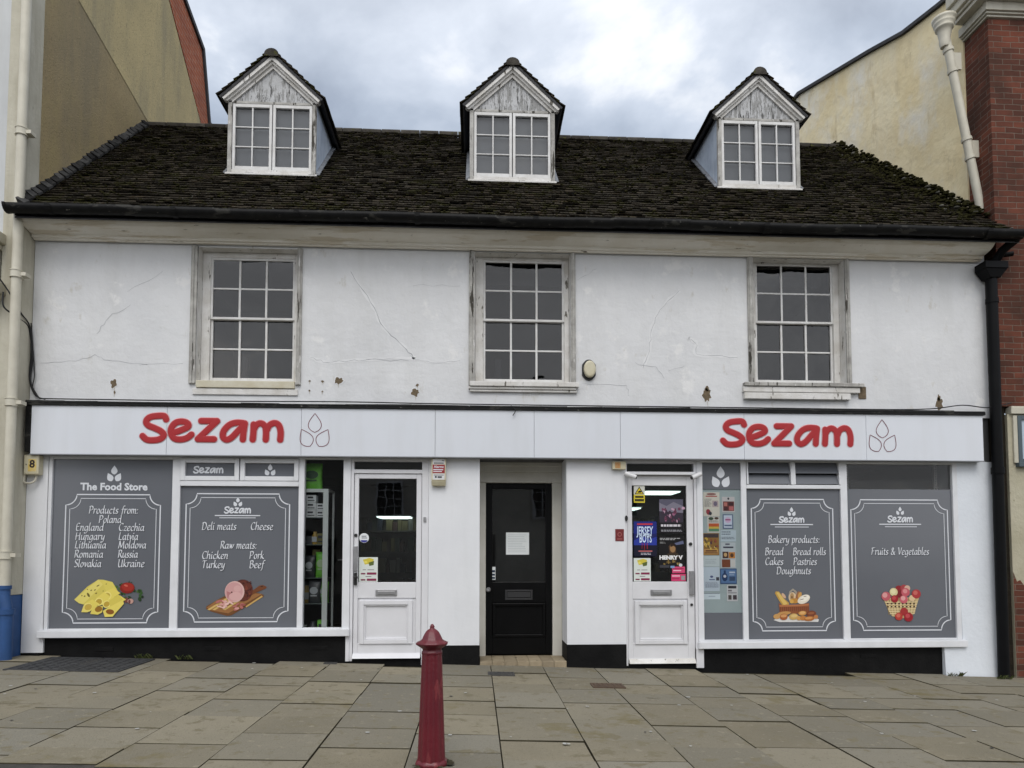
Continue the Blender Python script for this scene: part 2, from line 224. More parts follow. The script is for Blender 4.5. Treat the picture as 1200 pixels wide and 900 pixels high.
# ------------------------------------------------------------------ mesh helpers
class MB:
    def __init__(s): s.v, s.f, s.m, s.t, s.sm, s.cuts = [], [], [], [], [], []
    def cut(s): s.cuts.append((len(s.v), len(s.f))); return s      # what follows is a separate piece
    def add(s, vs, fs, mi=0, tint=.5, smooth=False):
        o = len(s.v); s.v += [tuple(q) for q in vs]
        for f in fs: s.f.append([i+o for i in f]); s.m.append(mi); s.t.append(tint); s.sm.append(smooth)
    def box(s, x0, x1, y0, y1, z0, z1, mi=0, tint=.5):
        s.hexa([(x0,y0,z0),(x1,y0,z0),(x1,y1,z0),(x0,y1,z0),(x0,y0,z1),(x1,y0,z1),(x1,y1,z1),(x0,y1,z1)], mi, tint); return s
    def hexa(s, c, mi=0, tint=.5):
        s.add(c, [(0,3,2,1),(4,5,6,7),(0,1,5,4),(1,2,6,5),(2,3,7,6),(3,0,4,7)], mi, tint); return s
    def quad(s, a, b, c, d, mi=0, tint=.5): s.add([a,b,c,d], [(0,1,2,3)], mi, tint); return s
    def poly(s, pts, y, mi=0):                     # flat shape in the facade plane, facing the street
        ar = sum(pts[i][0]*pts[(i+1) % len(pts)][1]-pts[(i+1) % len(pts)][0]*pts[i][1] for i in range(len(pts)))
        if ar < 0: pts = pts[::-1]
        s.add([(p[0], y, p[1]) for p in pts], [tuple(range(len(pts)))], mi); return s
    def prismY(s, pts, y0, y1, mi=0, tint=.5):     # outline in x,z pulled along y
        ar = sum(pts[i][0]*pts[(i+1) % len(pts)][1]-pts[(i+1) % len(pts)][0]*pts[i][1] for i in range(len(pts)))
        if ar < 0: pts = pts[::-1]
        n = len(pts); s.add([(p[0], y0, p[1]) for p in pts]+[(p[0], y1, p[1]) for p in pts],
            [tuple(range(n)), tuple(range(2*n-1, n-1, -1))]+[(i, i+n, (i+1) % n+n, (i+1) % n) for i in range(n)], mi, tint); return s
    def prismX(s, pts, x0, x1, mi=0, tint=.5):     # outline in y,z pulled along x
        ar = sum(pts[i][0]*pts[(i+1) % len(pts)][1]-pts[(i+1) % len(pts)][0]*pts[i][1] for i in range(len(pts)))
        if ar < 0: pts = pts[::-1]
        n = len(pts); s.add([(x0, p[0], p[1]) for p in pts]+[(x1, p[0], p[1]) for p in pts],
            [tuple(range(n-1, -1, -1)), tuple(range(n, 2*n))]+[(i, (i+1) % n, (i+1) % n+n, i+n) for i in range(n)], mi, tint); return s
    def tube(s, pts, r, n=10, mi=0, caps=True, flat=1.0, smooth=True):
        P = [Vector(p) for p in pts]; rings = []; prev = None
        rr = r if isinstance(r, (list, tuple)) else [r]*len(P)
        for i, p in enumerate(P):
            d = ((P[min(i+1, len(P)-1)]-P[max(i-1, 0)])).normalized()
            a = prev if prev else (Vector((0, 1, 0)) if abs(d.y) < .9 else Vector((1, 0, 0)))
            u = (a-d*a.dot(d)).normalized(); w = d.cross(u); prev = u
            rings.append([p+(u*cos(2*pi*k/n)*flat+w*sin(2*pi*k/n))*rr[i] for k in range(n)])
        s.add([q for g in rings for q in g], [(i*n+k, i*n+(k+1) % n, (i+1)*n+(k+1) % n, (i+1)*n+k) for i in range(len(P)-1) for k in range(n)], mi, .5, smooth)
        if caps: s.add(rings[0], [tuple(range(n-1, -1, -1))], mi); s.add(rings[-1], [tuple(range(n))], mi)
        return s
    def lathe(s, prof, c, n=24, mi=0, smooth=True, twist=None):
        vs = []
        for r, z in prof:
            for k in range(n):
                q = r*(twist(k, n, z) if twist else 1); vs.append((c[0]+q*cos(2*pi*k/n), c[1]+q*sin(2*pi*k/n), c[2]+z))
        s.add(vs, [(i*n+k, i*n+(k+1) % n, (i+1)*n+(k+1) % n, (i+1)*n+k) for i in range(len(prof)-1) for k in range(n)], mi, .5, smooth)
        m_ = len(prof)-1
        s.add(vs[m_*n:], [tuple(range(n))], mi); s.add(vs[:n], [tuple(range(n-1, -1, -1))], mi); return s
    def blob(s, c, r, sq=.6, mi=0, jit=.25, seg=7, rin=4):
        vs = [(c[0], c[1], c[2]+r*sq)]
        for i in range(1, rin):
            a = pi*i/rin
            for k in range(seg):
                b = 2*pi*k/seg; j = 1+random.uniform(-jit, jit)
                vs.append((c[0]+r*sin(a)*cos(b)*j, c[1]+r*sin(a)*sin(b)*j, c[2]+r*sq*cos(a)*j))
        vs.append((c[0], c[1], c[2]-r*sq)); z = len(vs)-1
        fs = [(0, 1+k, 1+(k+1) % seg) for k in range(seg)]
        for i in range(rin-2): fs += [(1+i*seg+k, 1+(i+1)*seg+k, 1+(i+1)*seg+(k+1) % seg, 1+i*seg+(k+1) % seg) for k in range(seg)]
        fs += [(z, 1+(rin-2)*seg+(k+1) % seg, 1+(rin-2)*seg+k) for k in range(seg)]
        s.add(vs, fs, mi, .5, True); return s
    def ribbon(s, pts, w, y, mi=0, closed=False):   # painted line in the facade plane
        n = len(pts); a, b = [], []
        for i, p in enumerate(pts):
            q0 = pts[(i-1) % n] if closed or i > 0 else p; q1 = pts[(i+1) % n] if closed or i < n-1 else p
            dx, dz = q1[0]-q0[0], q1[1]-q0[1]; l = sqrt(dx*dx+dz*dz) or 1; nx, nz = -dz/l, dx/l
            ww = w[i] if isinstance(w, list) else w
            a.append((p[0]+nx*ww/2, y, p[1]+nz*ww/2)); b.append((p[0]-nx*ww/2, y, p[1]-nz*ww/2))
        s.add(a+b, [(i+n, (i+1) % n+n, (i+1) % n, i) for i in range(n if closed else n-1)], mi); return s
    def text(s, txt, x, z, size, y, mi=0, align='LEFT', shear=0, bold=0, wide=1, fit=None):
        cu = bpy.data.curves.new('lettering', 'FONT'); cu.body = txt; cu.size = size; cu.align_x = align; cu.shear = shear; cu.offset = bold; cu.resolution_u = 2
        ob = bpy.data.objects.new('lettering', cu); S.collection.objects.link(ob)
        me = ob.to_mesh(); vs = [(v.co.x*wide, v.co.y) for v in me.vertices]; fs = [tuple(p.vertices) for p in me.polygons]
        ob.to_mesh_clear(); bpy.data.objects.remove(ob); bpy.data.curves.remove(cu)
        if not vs: return s
        if fit:
            lo, hi = min(v[0] for v in vs), max(v[0] for v in vs); k = (fit[1]-fit[0])/(hi-lo)
            vs = [(fit[0]+(v[0]-lo)*k, v[1]) for v in vs]; x = 0
        s.add([(x+v[0], y, z+v[1]) for v in vs], [f for f in fs], mi); return s
_W = {}
def build(name, mb, mats, parent=None, bevel=0, loc=None):
    if not isinstance(mats, (list, tuple)): mats = [mats]
    if mb.cuts:
        o = None; bounds = [(0, 0)]+mb.cuts+[(len(mb.v), len(mb.f))]
        for (v0, f0), (v1, f1) in zip(bounds[:-1], bounds[1:]):
            q = MB(); q.v = mb.v[v0:v1]; q.f = [[i-v0 for i in f] for f in mb.f[f0:f1]]; q.m, q.t, q.sm = mb.m[f0:f1], mb.t[f0:f1], mb.sm[f0:f1]
            if q.v: o = build(name, q, mats, parent, bevel, loc)
        return o
    if parent is not None: w = _W[parent.name]
    elif loc is not None: w = loc
    else:
        xs = [v[0] for v in mb.v]; ys = [v[1] for v in mb.v]; w = ((min(xs)+max(xs))/2, (min(ys)+max(ys))/2, min(v[2] for v in mb.v))
    me = bpy.data.meshes.new(name); me.from_pydata([(v[0]-w[0], v[1]-w[1], v[2]-w[2]) for v in mb.v], [], mb.f)
    for m_ in mats: me.materials.append(m_)
    me.polygons.foreach_set('material_index', mb.m); me.polygons.foreach_set('use_smooth', mb.sm)
    at = me.attributes.new('tint', 'FLOAT', 'FACE'); at.data.foreach_set('value', mb.t)
    me.update()
    o = bpy.data.objects.new(name, me); S.collection.objects.link(o); _W[o.name] = w
    if parent is not None: o.parent = parent
    else: o.location = w
    if bevel:
        b = o.modifiers.new('bevel', 'BEVEL'); b.width = bevel; b.segments = 2; b.limit_method = 'ANGLE'; b.angle_limit = R(40)
    return o
def thing(name, label, cat, loc, group=None):
    o = bpy.data.objects.new(name, None); S.collection.objects.link(o); o.location = loc; _W[o.name] = tuple(loc); o.empty_display_size = .1
    return tag(o, label, cat, group)
def tag(o, label, cat, group=None):
    o['label'] = label; o['category'] = cat
    if group: o['group'] = group
    return o
def struct(name, mb, mats): o = build(name, mb, mats, loc=(0, 0, 0)); o['kind'] = 'structure'; return o
def gz(x, y): return .025-.029*x+.009*y
def arc(cx_, cz, r, a0, a1, n=8): return [(cx_+r*cos(R(a0+(a1-a0)*i/n)), cz+r*sin(R(a0+(a1-a0)*i/n))) for i in range(n+1)]
def ell(cx_, cz, rx, rz, rot=0, n=20):
    c, s_ = cos(R(rot)), sin(R(rot))
    return [(cx_+rx*cos(2*pi*i/n)*c-rz*sin(2*pi*i/n)*s_, cz+rx*cos(2*pi*i/n)*s_+rz*sin(2*pi*i/n)*c) for i in range(n)]
def bez(pts, n=6):                                  # Catmull-Rom through the points
    o = []
    for i in range(len(pts)-1):
        p0, p1, p2, p3 = pts[max(i-1, 0)], pts[i], pts[i+1], pts[min(i+2, len(pts)-1)]
        for k in range(n):
            t = k/n; o.append(tuple(.5*(2*b+(c-a)*t+(2*a-5*b+4*c-d)*t*t+(3*b-a-3*c+d)*t**3) for a, b, c, d in zip(p0, p1, p2, p3)))
    return o+[tuple(pts[-1])]
# ------------------------------------------------------------------ the setting
g = MB(); g.quad((-400,-400,-.62),(400,-400,-.62),(400,400,-.62),(-400,400,-.62)); struct('ground', g, m_earth)
YK = lambda x: -3.93-.07*x                           # street edge of the slabs
g = MB()
g.quad((-30,-16,gz(-30,-4)-.26),(30,-16,gz(30,-4)-.26),(30,-4.35,gz(30,-4)-.16),(-30,-4.35,gz(-30,-4)-.16)); struct('road', g, m_asph)
g = MB()
g.hexa([(-14,-4.6,-.5),(14,-4.6,-.5),(14,1.5,-.5),(-14,1.5,-.5),(-14,-4.35,gz(-14,-4.3)-.035),(14,-4.35,gz(14,-4.3)-.035),(14,1.5,gz(14,1.5)-.035),(-14,1.5,gz(-14,1.5)-.035)], 1)
x = .17-.605*23
while x < 13.5:
    y = .25-random.random()*.5
    while y > YK(x)-.05:
        d = random.choice((.45, .45, .5, .6, .6, .6, .75)); y1 = max(y-d, YK(x+.3)); gp = .003
        if y-y1 > .12:
            a, b, c, dd = x+gp, x+.605-gp, y1+.005, y-.005
            dz = random.uniform(-.005, .005); tx, ty = random.uniform(-.004, .004), random.uniform(-.004, .004)
            P = [(a, c), (b, c), (b, dd), (a, dd)]; e_ = .002
            H = [gz(*p)+dz+tx*(p[0]-a)+ty*(p[1]-c) for p in P]; t_ = random.random()
            Q = [(a+e_, c+e_), (b-e_, c+e_), (b-e_, dd-e_), (a+e_, dd-e_)]
            vs = [(p[0], p[1], h-.05) for p, h in zip(P, H)]+[(p[0], p[1], h-.003) for p, h in zip(P, H)]+[(p[0], p[1], h) for p, h in zip(Q, H)]
            g.add(vs, [(8,9,10,11)], 0, t_); n0 = len(g.v)-12
            for i in range(4): g.f += [[n0+i+4, n0+(i+1) % 4+4, n0+(i+1) % 4+8, n0+i+8], [n0+i, n0+(i+1) % 4, n0+(i+1) % 4+4, n0+i+4]]; g.m += [1, 1]; g.t += [.5, .5]; g.sm += [False, False]
        y -= d
    x += .605
x = -14
while x < 14:                                         # dark kerb stones along the street edge
    w = random.uniform(.75, .95); y0 = YK(x)-.004
    for r in range(2):
        ya, yb = y0-.33*r-.008, y0-.33*(r+1); o_ = (r % 2)*.3
        g.hexa([(x+.008+o_, yb, gz(x, yb)-.1), (x+w-.008+o_, yb, gz(x, yb)-.1), (x+w-.008+o_, ya, gz(x, ya)-.1), (x+.008+o_, ya, gz(x, ya)-.1)]+
               [(x+.008+o_, yb, gz(x, yb)-.005), (x+w-.008+o_, yb, gz(x+w, yb)-.005), (x+w-.008+o_, ya, gz(x+w, ya)-.005), (x+.008+o_, ya, gz(x, ya)-.005)], 2, random.random())
    x += w
for i in range(18):                                   # grime packed round the foot of the bollard
    a, q = random.uniform(0, 2*pi), random.uniform(.085, .125); x_, y_ = -.275+q*cos(a), -3.66+q*sin(a); w = random.uniform(.01, .03)
    g.add([(x_+w*random.uniform(.6, 1.2)*cos(2*pi*k/8), y_+w*random.uniform(.6, 1.2)*sin(2*pi*k/8), gz(x_, y_)+.010+.0002*i) for k in range(8)], [tuple(range(8))], 1)
struct('pavement', g, [m_slab, m_joint, m_sett])
# ------------------------------------------------------------------ shop building
shop = thing('shop_building', 'long low white shop building with three dormers in its mossy tiled roof', 'shop', (0, 0, 0))
ZW0, ZW1 = 2.98, 4.93
OP = [(-3.25, -2.11, 3.31, 4.90), (-.02, 1.12, 3.33, 4.915), (3.36, 4.50, 3.37, 4.925)]
mb = MB()
xs = sorted({-5.1, 6.30, *[o[0] for o in OP], *[o[1] for o in OP]})
for i in range(len(xs)-1):
    op = [o for o in OP if abs(o[0]-xs[i]) < 1e-6]
    for z0, z1 in ([(ZW0, op[0][2]), (op[0][3], ZW1+.12)] if op else [(ZW0, ZW1+.12)]):
        mb.quad((xs[i],0,z0),(xs[i+1],0,z0),(xs[i+1],0,z1),(xs[i],0,z1))
    if op:
        a, b, c, d = op[0]
        mb.quad((a,0,c),(a,.25,c),(a,.25,d),(a,0,d), 3); mb.quad((b,.25,c),(b,0,c),(b,0,d),(b,.25,d), 3)
        mb.quad((a,0,d),(a,.25,d),(b,.25,d),(b,0,d), 3); mb.quad((a,.25,c),(a,0,c),(b,0,c),(b,.25,c), 3)
def crack(pts, w=.006):
    if w >= .005:
        f = [(p[0]+random.uniform(-.01, .01), p[1]) for p in bez([tuple(p) for p in pts], 6)]; mb.ribbon(f, [random.uniform(.015, .06) for _ in f], -.0012, 4)
    pts = [(p[0], p[1]) for p in pts]; q = []
    for i in range(len(pts)-1):
        for k in range(5):
            t = k/5; q.append((pts[i][0]*(1-t)+pts[i+1][0]*t+random.uniform(-.012, .012), pts[i][1]*(1-t)+pts[i+1][1]*t+random.uniform(-.012, .012)))
    q.append(pts[-1]); mb.ribbon(q, [w*random.uniform(.3, 1.2) for _ in q], -.002, 1)
crack([(-4.0,4.2),(-4.25,4.05),(-4.38,3.85)], .004); crack([(-3.66,4.6),(-4.05,4.35)], .003)
crack([(-5.0,3.5),(-4.6,3.53),(-4.4,3.6),(-4.2,3.53),(-3.8,3.5)], .004); crack([(-3.9,3.49),(-3.4,3.52)], .003)
crack([(-1.5,4.65),(-1.25,4.28),(-1.1,3.98),(-.85,3.75),(-.72,3.62)], .010); crack([(-1.95,3.62),(-1.75,3.55),(-1.5,3.58),(-1.2,3.6),(-.75,3.61),(-.5,3.57),(-.2,3.6)], .005)
crack([(-.75,4.5),(-.2,4.5)], .003); crack([(-1.3,3.6),(-.8,3.59)], .004)
crack([(2.45,4.5),(2.2,4.25),(2.1,4.0),(2.07,3.75),(2.0,3.55)], .006); crack([(2.55,3.92),(2.65,3.85),(2.65,3.72),(3.15,3.69)], .005)
crack([(1.45,4.75),(1.2,4.6)], .004); crack([(1.9,3.6),(2.15,3.55),(2.25,3.42)], .004); crack([(1.25,3.35),(1.8,3.33),(1.82,3.2)], .004); crack([(2.3,3.5),(2.5,3.58)], .004)
for cx_, cz, rx, rz in ((-4.17,3.27,.035,.05),(-4.16,3.17,.012,.02),(-1.62,3.34,.05,.04),(-.72,3.21,.045,.045),(-.7,3.3,.02,.018),(2.77,3.22,.055,.075),(2.77,3.3,.03,.03),(5.66,3.15,.045,.075),(5.66,3.22,.02,.04),(-1.95,3.33,.012,.012),(-1.8,3.33,.02,.014),(-1.95,3.22,.012,.012),(-1.8,3.21,.012,.01)):
    q = [1+random.uniform(-.35, .3) for _ in range(16)]; e16 = ell(0, 0, 1, 1, 0, 16)
    mb.poly([(cx_+p[0]*rx*k_*1.25, cz+p[1]*rz*k_*1.25) for p, k_ in zip(e16, q)], -.0024, 4); mb.poly([(cx_+p[0]*rx*k_, cz+p[1]*rz*k_) for p, k_ in zip(e16, q)], -.0029, 2); mb.ribbon([(cx_+random.uniform(-.3,.3)*rx, cz-rz*.8), (cx_+random.uniform(-.3,.3)*rx, cz-rz*1.6-.02)], [.012, .002], -.0027, 5)
build('wall', mb, [m_wall, mat('plaster_crack', (.36, .37, .385), rough=.9), mat('bare_brown_plaster', (.19, .145, .095), (.12, .095, .065), 30, .95, .1), m_peel, mat('white_crack_filler', (.745, .75, .756), (.69, .695, .70), 9, .8), mat('rain_streak_stain', (.50, .47, .41), rough=.9)], shop)
# ground-floor masonry
zb = -.45
mb = MB(); mb.box(-5.1,-4.86,0,.4,.205,2.45); mb.cut(); mb.box(-.555,.04,0,.45,.255,2.45); mb.cut(); mb.box(1.065,1.765,0,.45,.255,2.45)
build('pier', mb, m_pier, shop)
mb = MB()
for i in range(9):                                   # end wall spreads a little towards the pavement
    z0, z1 = -.35+i*.31, -.35+(i+1)*.31
    f0, f1 = .05*max(0, 1-(z0+.35)/1.2)**2, .05*max(0, 1-(z1+.35)/1.2)**2
    x0 = 5.86 if z0 > .2 else 5.62
    mb.hexa([(x0,-f0,z0),(6.30,-f0,z0),(6.30,.4,z0),(x0,.4,z0),(x0,-f1,z1),(6.30,-f1,z1),(6.30,.4,z1),(x0,.4,z1)])
build('end_wall', mb, m_endw, shop)
mb = MB(); mb.box(-5.1,-4.895,-.004,.4,zb,.205); mb.box(-4.895,-1.50,.025,.4,zb,.372); mb.cut()
mb.box(-.555,.044,-.006,.45,zb,.253); mb.cut(); mb.box(1.061,1.765,-.006,.45,zb,.253); mb.cut(); mb.box(2.64,5.62,.025,.4,zb,.2)
for x in (-4.3,-3.1,-1.9,3.75,4.6): mb.cut(); mb.box(x,x+.2,.018,.03,.21 if x < 0 else .07,.255 if x < 0 else .115)
mb.cut(); mb.box(-1.50,-.557,.02,.4,zb,.105); mb.cut(); mb.box(1.767,2.638,.02,.4,zb,.022)
build('plinth', mb, m_plinth, shop, bevel=.004)
# beam behind the sign, ceilings and floors
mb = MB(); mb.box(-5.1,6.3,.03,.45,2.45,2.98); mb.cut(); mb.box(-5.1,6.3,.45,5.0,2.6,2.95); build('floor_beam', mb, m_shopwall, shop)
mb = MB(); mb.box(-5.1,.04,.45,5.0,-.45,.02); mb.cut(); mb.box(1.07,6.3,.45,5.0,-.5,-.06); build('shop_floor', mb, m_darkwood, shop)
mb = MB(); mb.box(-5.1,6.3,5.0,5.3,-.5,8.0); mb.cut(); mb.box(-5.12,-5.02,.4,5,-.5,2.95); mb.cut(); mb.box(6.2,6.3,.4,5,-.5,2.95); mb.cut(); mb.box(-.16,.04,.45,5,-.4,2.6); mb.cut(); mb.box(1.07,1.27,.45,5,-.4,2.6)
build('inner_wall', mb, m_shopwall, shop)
# upstairs rooms behind the sashes
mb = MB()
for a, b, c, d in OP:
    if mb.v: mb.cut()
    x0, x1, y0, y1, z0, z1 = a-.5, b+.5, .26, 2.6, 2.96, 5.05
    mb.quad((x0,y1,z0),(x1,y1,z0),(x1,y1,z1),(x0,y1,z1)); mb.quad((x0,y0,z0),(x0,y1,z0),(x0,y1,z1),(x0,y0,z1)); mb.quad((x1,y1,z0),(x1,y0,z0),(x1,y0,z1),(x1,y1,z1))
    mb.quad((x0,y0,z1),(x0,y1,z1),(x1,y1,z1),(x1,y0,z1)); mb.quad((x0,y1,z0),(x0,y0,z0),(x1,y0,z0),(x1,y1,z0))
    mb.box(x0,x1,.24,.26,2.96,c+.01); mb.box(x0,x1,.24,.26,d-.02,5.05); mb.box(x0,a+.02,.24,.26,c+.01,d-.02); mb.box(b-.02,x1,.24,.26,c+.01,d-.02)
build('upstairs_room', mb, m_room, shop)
# sash windows
def bars(mb, x0, x1, z0, z1, nx, nz, y0, y1, w=.02):
    for i in range(1, nx): xx = x0+(x1-x0)*i/nx; mb.box(xx-w/2, xx+w/2, y0, y1, z0, z1)
    for j in range(1, nz): zz_ = z0+(z1-z0)*j/nz; mb.box(x0, x1, y0+.003, y1-.003, zz_-w*.42, zz_+w*.42)
for k, (a, b, c, d) in enumerate(OP):
    pz0, pz1 = (3.39,4.82) if k == 0 else ((3.42,4.865) if k == 1 else (3.455,4.90))
    mb = MB(); xc = (a+b)/2+(.02 if k < 2 else 0); p0, p1 = xc-.478, xc+.478
    mb.box(a+.002,p0-.014,.12,.22,c,d-.002); mb.box(p1+.014,b-.002,.12,.22,c,d-.002)
    mb.box(p0-.014,p1+.014,.12,.22,pz1+.014,d-.002); mb.box(p0-.014,p1+.014,.115,.22,c,pz0-.05)
    w = build('sash_window', mb, m_peel, shop, bevel=.004)
    zm = (pz0+pz1)/2
    for lo in (0, 1):                                # upper sash in front, lower sash behind
        y0, y1 = (.150,.185) if lo else (.125,.150)
        z0, z1 = (pz0-.045, zm+.012) if lo else (zm-.014, pz1+.013)
        mb = MB(); q0, q1 = p0-.013, p1+.013
        mb.box(q0,p0+.012,y0,y1,z0,z1); mb.box(p1-.012,q1,y0,y1,z0,z1)
        mb.box(p0+.012,p1-.012,y0+.001,y1-.001,z0,z0+(.05 if lo else .028)); mb.box(p0+.012,p1-.012,y0+.001,y1-.001,z1-.026,z1)
        bars(mb, p0+.012, p1-.012, z0+(.05 if lo else .028), z1-.026, 3, 2, y0+.004, y1-.004, .024)
        build('sash', mb, m_sash, w, bevel=.003)
        g = MB(); ym = y1-.012; za_, zb_ = z0+(.05 if lo else .028), z1-.026
        for i in range(3):                           # six old panes, each seated a little differently
            for j in range(2):
                xa, xb = p0+.012+(p1-p0-.024)*i/3, p0+.012+(p1-p0-.024)*(i+1)/3; zc, zd = za_+(zb_-za_)*j/2, za_+(zb_-za_)*(j+1)/2
                t1, t2, t3 = [random.uniform(-.0035, .0035) for _ in range(3)]
                g.quad((xa,ym+t1,zc),(xb,ym+t2,zc),(xb,ym+t2+t3,zd),(xa,ym+t1+t3,zd))
        build('pane', g, m_oldglass, w)
    mb = MB()                                        # boards either side of the recess
    mb.box(a-.075,a-.003,-.028,.1,c-.03,d+.01); mb.box(a-.06,a-.035,-.04,-.028,c-.03,d+.01); mb.cut(); mb.box(b+.003,b+.06,-.028,.1,c-.03,d+.01); mb.box(b+.02,b+.045,-.04,-.028,c-.03,d+.01)
    build('architrave', mb, m_grey_wood, w, bevel=.005)
    mb = MB()
    if k == 0:
        mb.box(a+.01,b-.005,-.03,.12,c-.075,c+.008); mb.box(a-.03,b+.03,-.018,.0,c-.155,c-.083, 1)
    elif k == 1:
        mb.box(a-.06,b+.09,-.07,.12,c-.045,c+.012, 1); mb.box(a-.075,b+.06,-.05,.0,c-.075,c-.047, 1); mb.box(a-.06,b+.07,-.035,.0,c-.105,c-.077, 1)
    else:
        mb.box(a-.15,b+.19,-.075,.12,c-.04,c+.005, 2); mb.box(a-.16,b+.14,-.055,.0,c-.11,c-.044, 1); mb.box(a-.15,b+.02,-.06,.0,c-.195,c-.118, 1); mb.box(b+.145,b+.24,-.012,.0,c-.17,c-.02, 3)
    build('sill', mb, [m_sill, m_peel, m_grey_wood, mat('bare_brown_plaster', (0,0,0))], w, bevel=.006)
    mb = MB()
    if k == 1: mb.box(a+.03,b-.03,.5,.52,4.72,4.9)
    if k == 2: mb.box(a+.03,b-.03,.5,.52,4.78,4.92)
    if mb.v: mb.cut()
    mb.tube([(a+.3,.75,c+.5),(a+.29,.74,c+.2),(a+.32,.76,c-.2)], .05); mb.cut(); mb.box(b-.5,b-.25,.7,.95,c-.3,c+.22)
    build('room_clutter', mb, m_room, w)
# eaves: timber cornice
prof = [(-.02,4.925),(-.05,4.925),(-.055,4.938),(-.085,4.942),(-.09,4.972),(-.13,4.978),(-.20,4.992),(-.25,5.012),(-.285,5.04),(-.30,5.065),(-.30,5.10),(-.02,5.10)]
mb = MB(); mb.prismX(prof, -5.09, 6.22); build('eaves_cornice', mb, m_cream, shop)
# ------------------------------------------------------------------ roof
TA = .98; AL = math.atan(TA); ca, sa = cos(AL), sin(AL); RY, RZ = 2.55, 5.45+.98*2.55
def rx1(y): return 6.44-.172*(y+.35) if y > -.1 else 6.46
def rz(y): return 5.45+TA*y
mb = MB()
mb.add([(-5.1,-.36,rz(-.36)-.06),(6.46,-.36,rz(-.36)-.06),(rx1(RY),RY,RZ-.06),(-5.1,RY,RZ-.06),(-5.1,5.3,rz(-.2)),(5.9,5.3,rz(-.2)),(6.46,-.36,5.02),(-5.1,-.36,5.02)], [(0,1,2,3),(3,2,5,4),(0,7,6,1)], 1)
DX = (-2.665, .465, 3.795)
YD = .80
L_ = sqrt((RY+.37)**2*(1+TA*TA)); nc = 46; gau = L_/nc
def rp(x, s_, n_): return (x, -.37+s_*ca-n_*sa, rz(-.37)+s_*sa+n_*ca)
for i in range(nc):
    s0 = i*gau; y_ = -.37+s0*ca; x = -5.12+(i % 2)*.08+random.uniform(-.01, .01)
    sag = random.uniform(-.003, .003)
    while x < rx1(y_)+.02:
        w = .098+random.uniform(-.016, .012); x1 = min(x+w, rx1(y_)+.05)
        xm = (x+x1)/2
        if not (y_ > YD+.12 and any(abs(xm-d) < .50 for d in DX) and y_ < 1.75):
            lift = random.choice((0,0,0,.003,.005,.008,.014)); j = random.uniform(-.014, .014); jw = random.uniform(-.004, .004); t_ = min(1, max(0, random.gauss(.45, .27)))
            a0 = .026+lift+sag
            vs = [rp(x,s0+j,a0-.014),rp(x1,s0+j+jw,a0-.014),rp(x1,s0+gau*1.5,-.01),rp(x,s0+gau*1.5,-.01),rp(x,s0+j,a0),rp(x1,s0+j+jw,a0),rp(x1,s0+gau*1.5,.004),rp(x,s0+gau*1.5,.004)]
            mb.hexa(vs, 0, t_)
        x += w+.006
roof = build('roof', mb, [m_tile, m_slate], shop)
mb = MB(); x = -5.1
while x < 5.9:
    l_ = .3; pts = [(x, RY-.075*cos(a), RZ-.012+.07*sin(a)) for a in [(pi+1.6)*k/8-.8 for k in range(9)]]
    vs = pts+[(x+l_-.012, p[1], p[2]+random.uniform(-.004, .004)) for p in pts]; n_ = 9
    mb.add(vs, [(k, k+n_, k+1+n_, k+1) for k in range(8)]+[tuple(range(n_)), tuple(range(2*n_-1, n_-1, -1))], 0, random.random()); x += l_
build('ridge_tile_row', mb, m_ridge, roof)
mb = MB()                                             # stepped fillet against the left wall
for i in range(34):
    s0 = .12+i*(L_-.2)/34; l_ = (L_-.2)/34*random.uniform(.85,1); w = random.uniform(.05, .08)
    mb.hexa([rp(-5.10,s0,.03),rp(-5.10+w,s0,.03),rp(-5.10+w,s0+l_,.03),rp(-5.10,s0+l_,.03),rp(-5.10,s0,.11+random.uniform(-.02,.02)),rp(-5.10+w,s0,.06),rp(-5.10+w,s0+l_,.05),rp(-5.10,s0+l_,.10)], 0, random.random())
build('verge_fillet', mb, m_lead, roof)
mb = MB()
for i in range(620):                                  # mossy mortar edge against the yellow wall
    y = .0+2.6*random.random(); q = random.random()**1.6*.42
    mb.blob((rx1(y)+.03-q, y, rz(y)+.02+max(0, .10-q*.35)*random.uniform(.5, 1.1)), random.uniform(.016, .040), .5, 0 if random.random() < .96 else 1, .3, 8, 4)
for i in range(5200):
    s_ = L_*random.random()**1.1; y = -.37+s_*ca; x = random.uniform(-5.05, rx1(y)-.05)
    dens = .35+.65*(.5+.5*sin(x*1.9+1.3)*sin(y*2.3+x*.7))
    if random.random() > dens*(1.3 if x > 4.4 else .9): continue
    if any(abs(x-d) < .7 for d in DX) and y > .72 and y < 2.0: continue
    p = rp(x, s_, .028); mb.blob(p, random.uniform(.009, .024), .5, 0, .35, 5, 3)
for i in range(150):                                  # silt and moss lying along the gutter lip
    x = random.uniform(-5.0, 6.3); mb.blob((x, -.345-random.uniform(0, .13), 5.142+random.uniform(-.004, .008)), random.uniform(.008, .022), .6, 0 if random.random() < .7 else 1, .4, 5, 3)
mo = build('moss', mb, [m_moss, m_mortar], roof); mo['kind'] = 'stuff'
mb = MB()                                             # half-round gutter with fascia board
mb.box(-5.12,6.42,-.335,-.303,5.068,5.18)
seg = 26
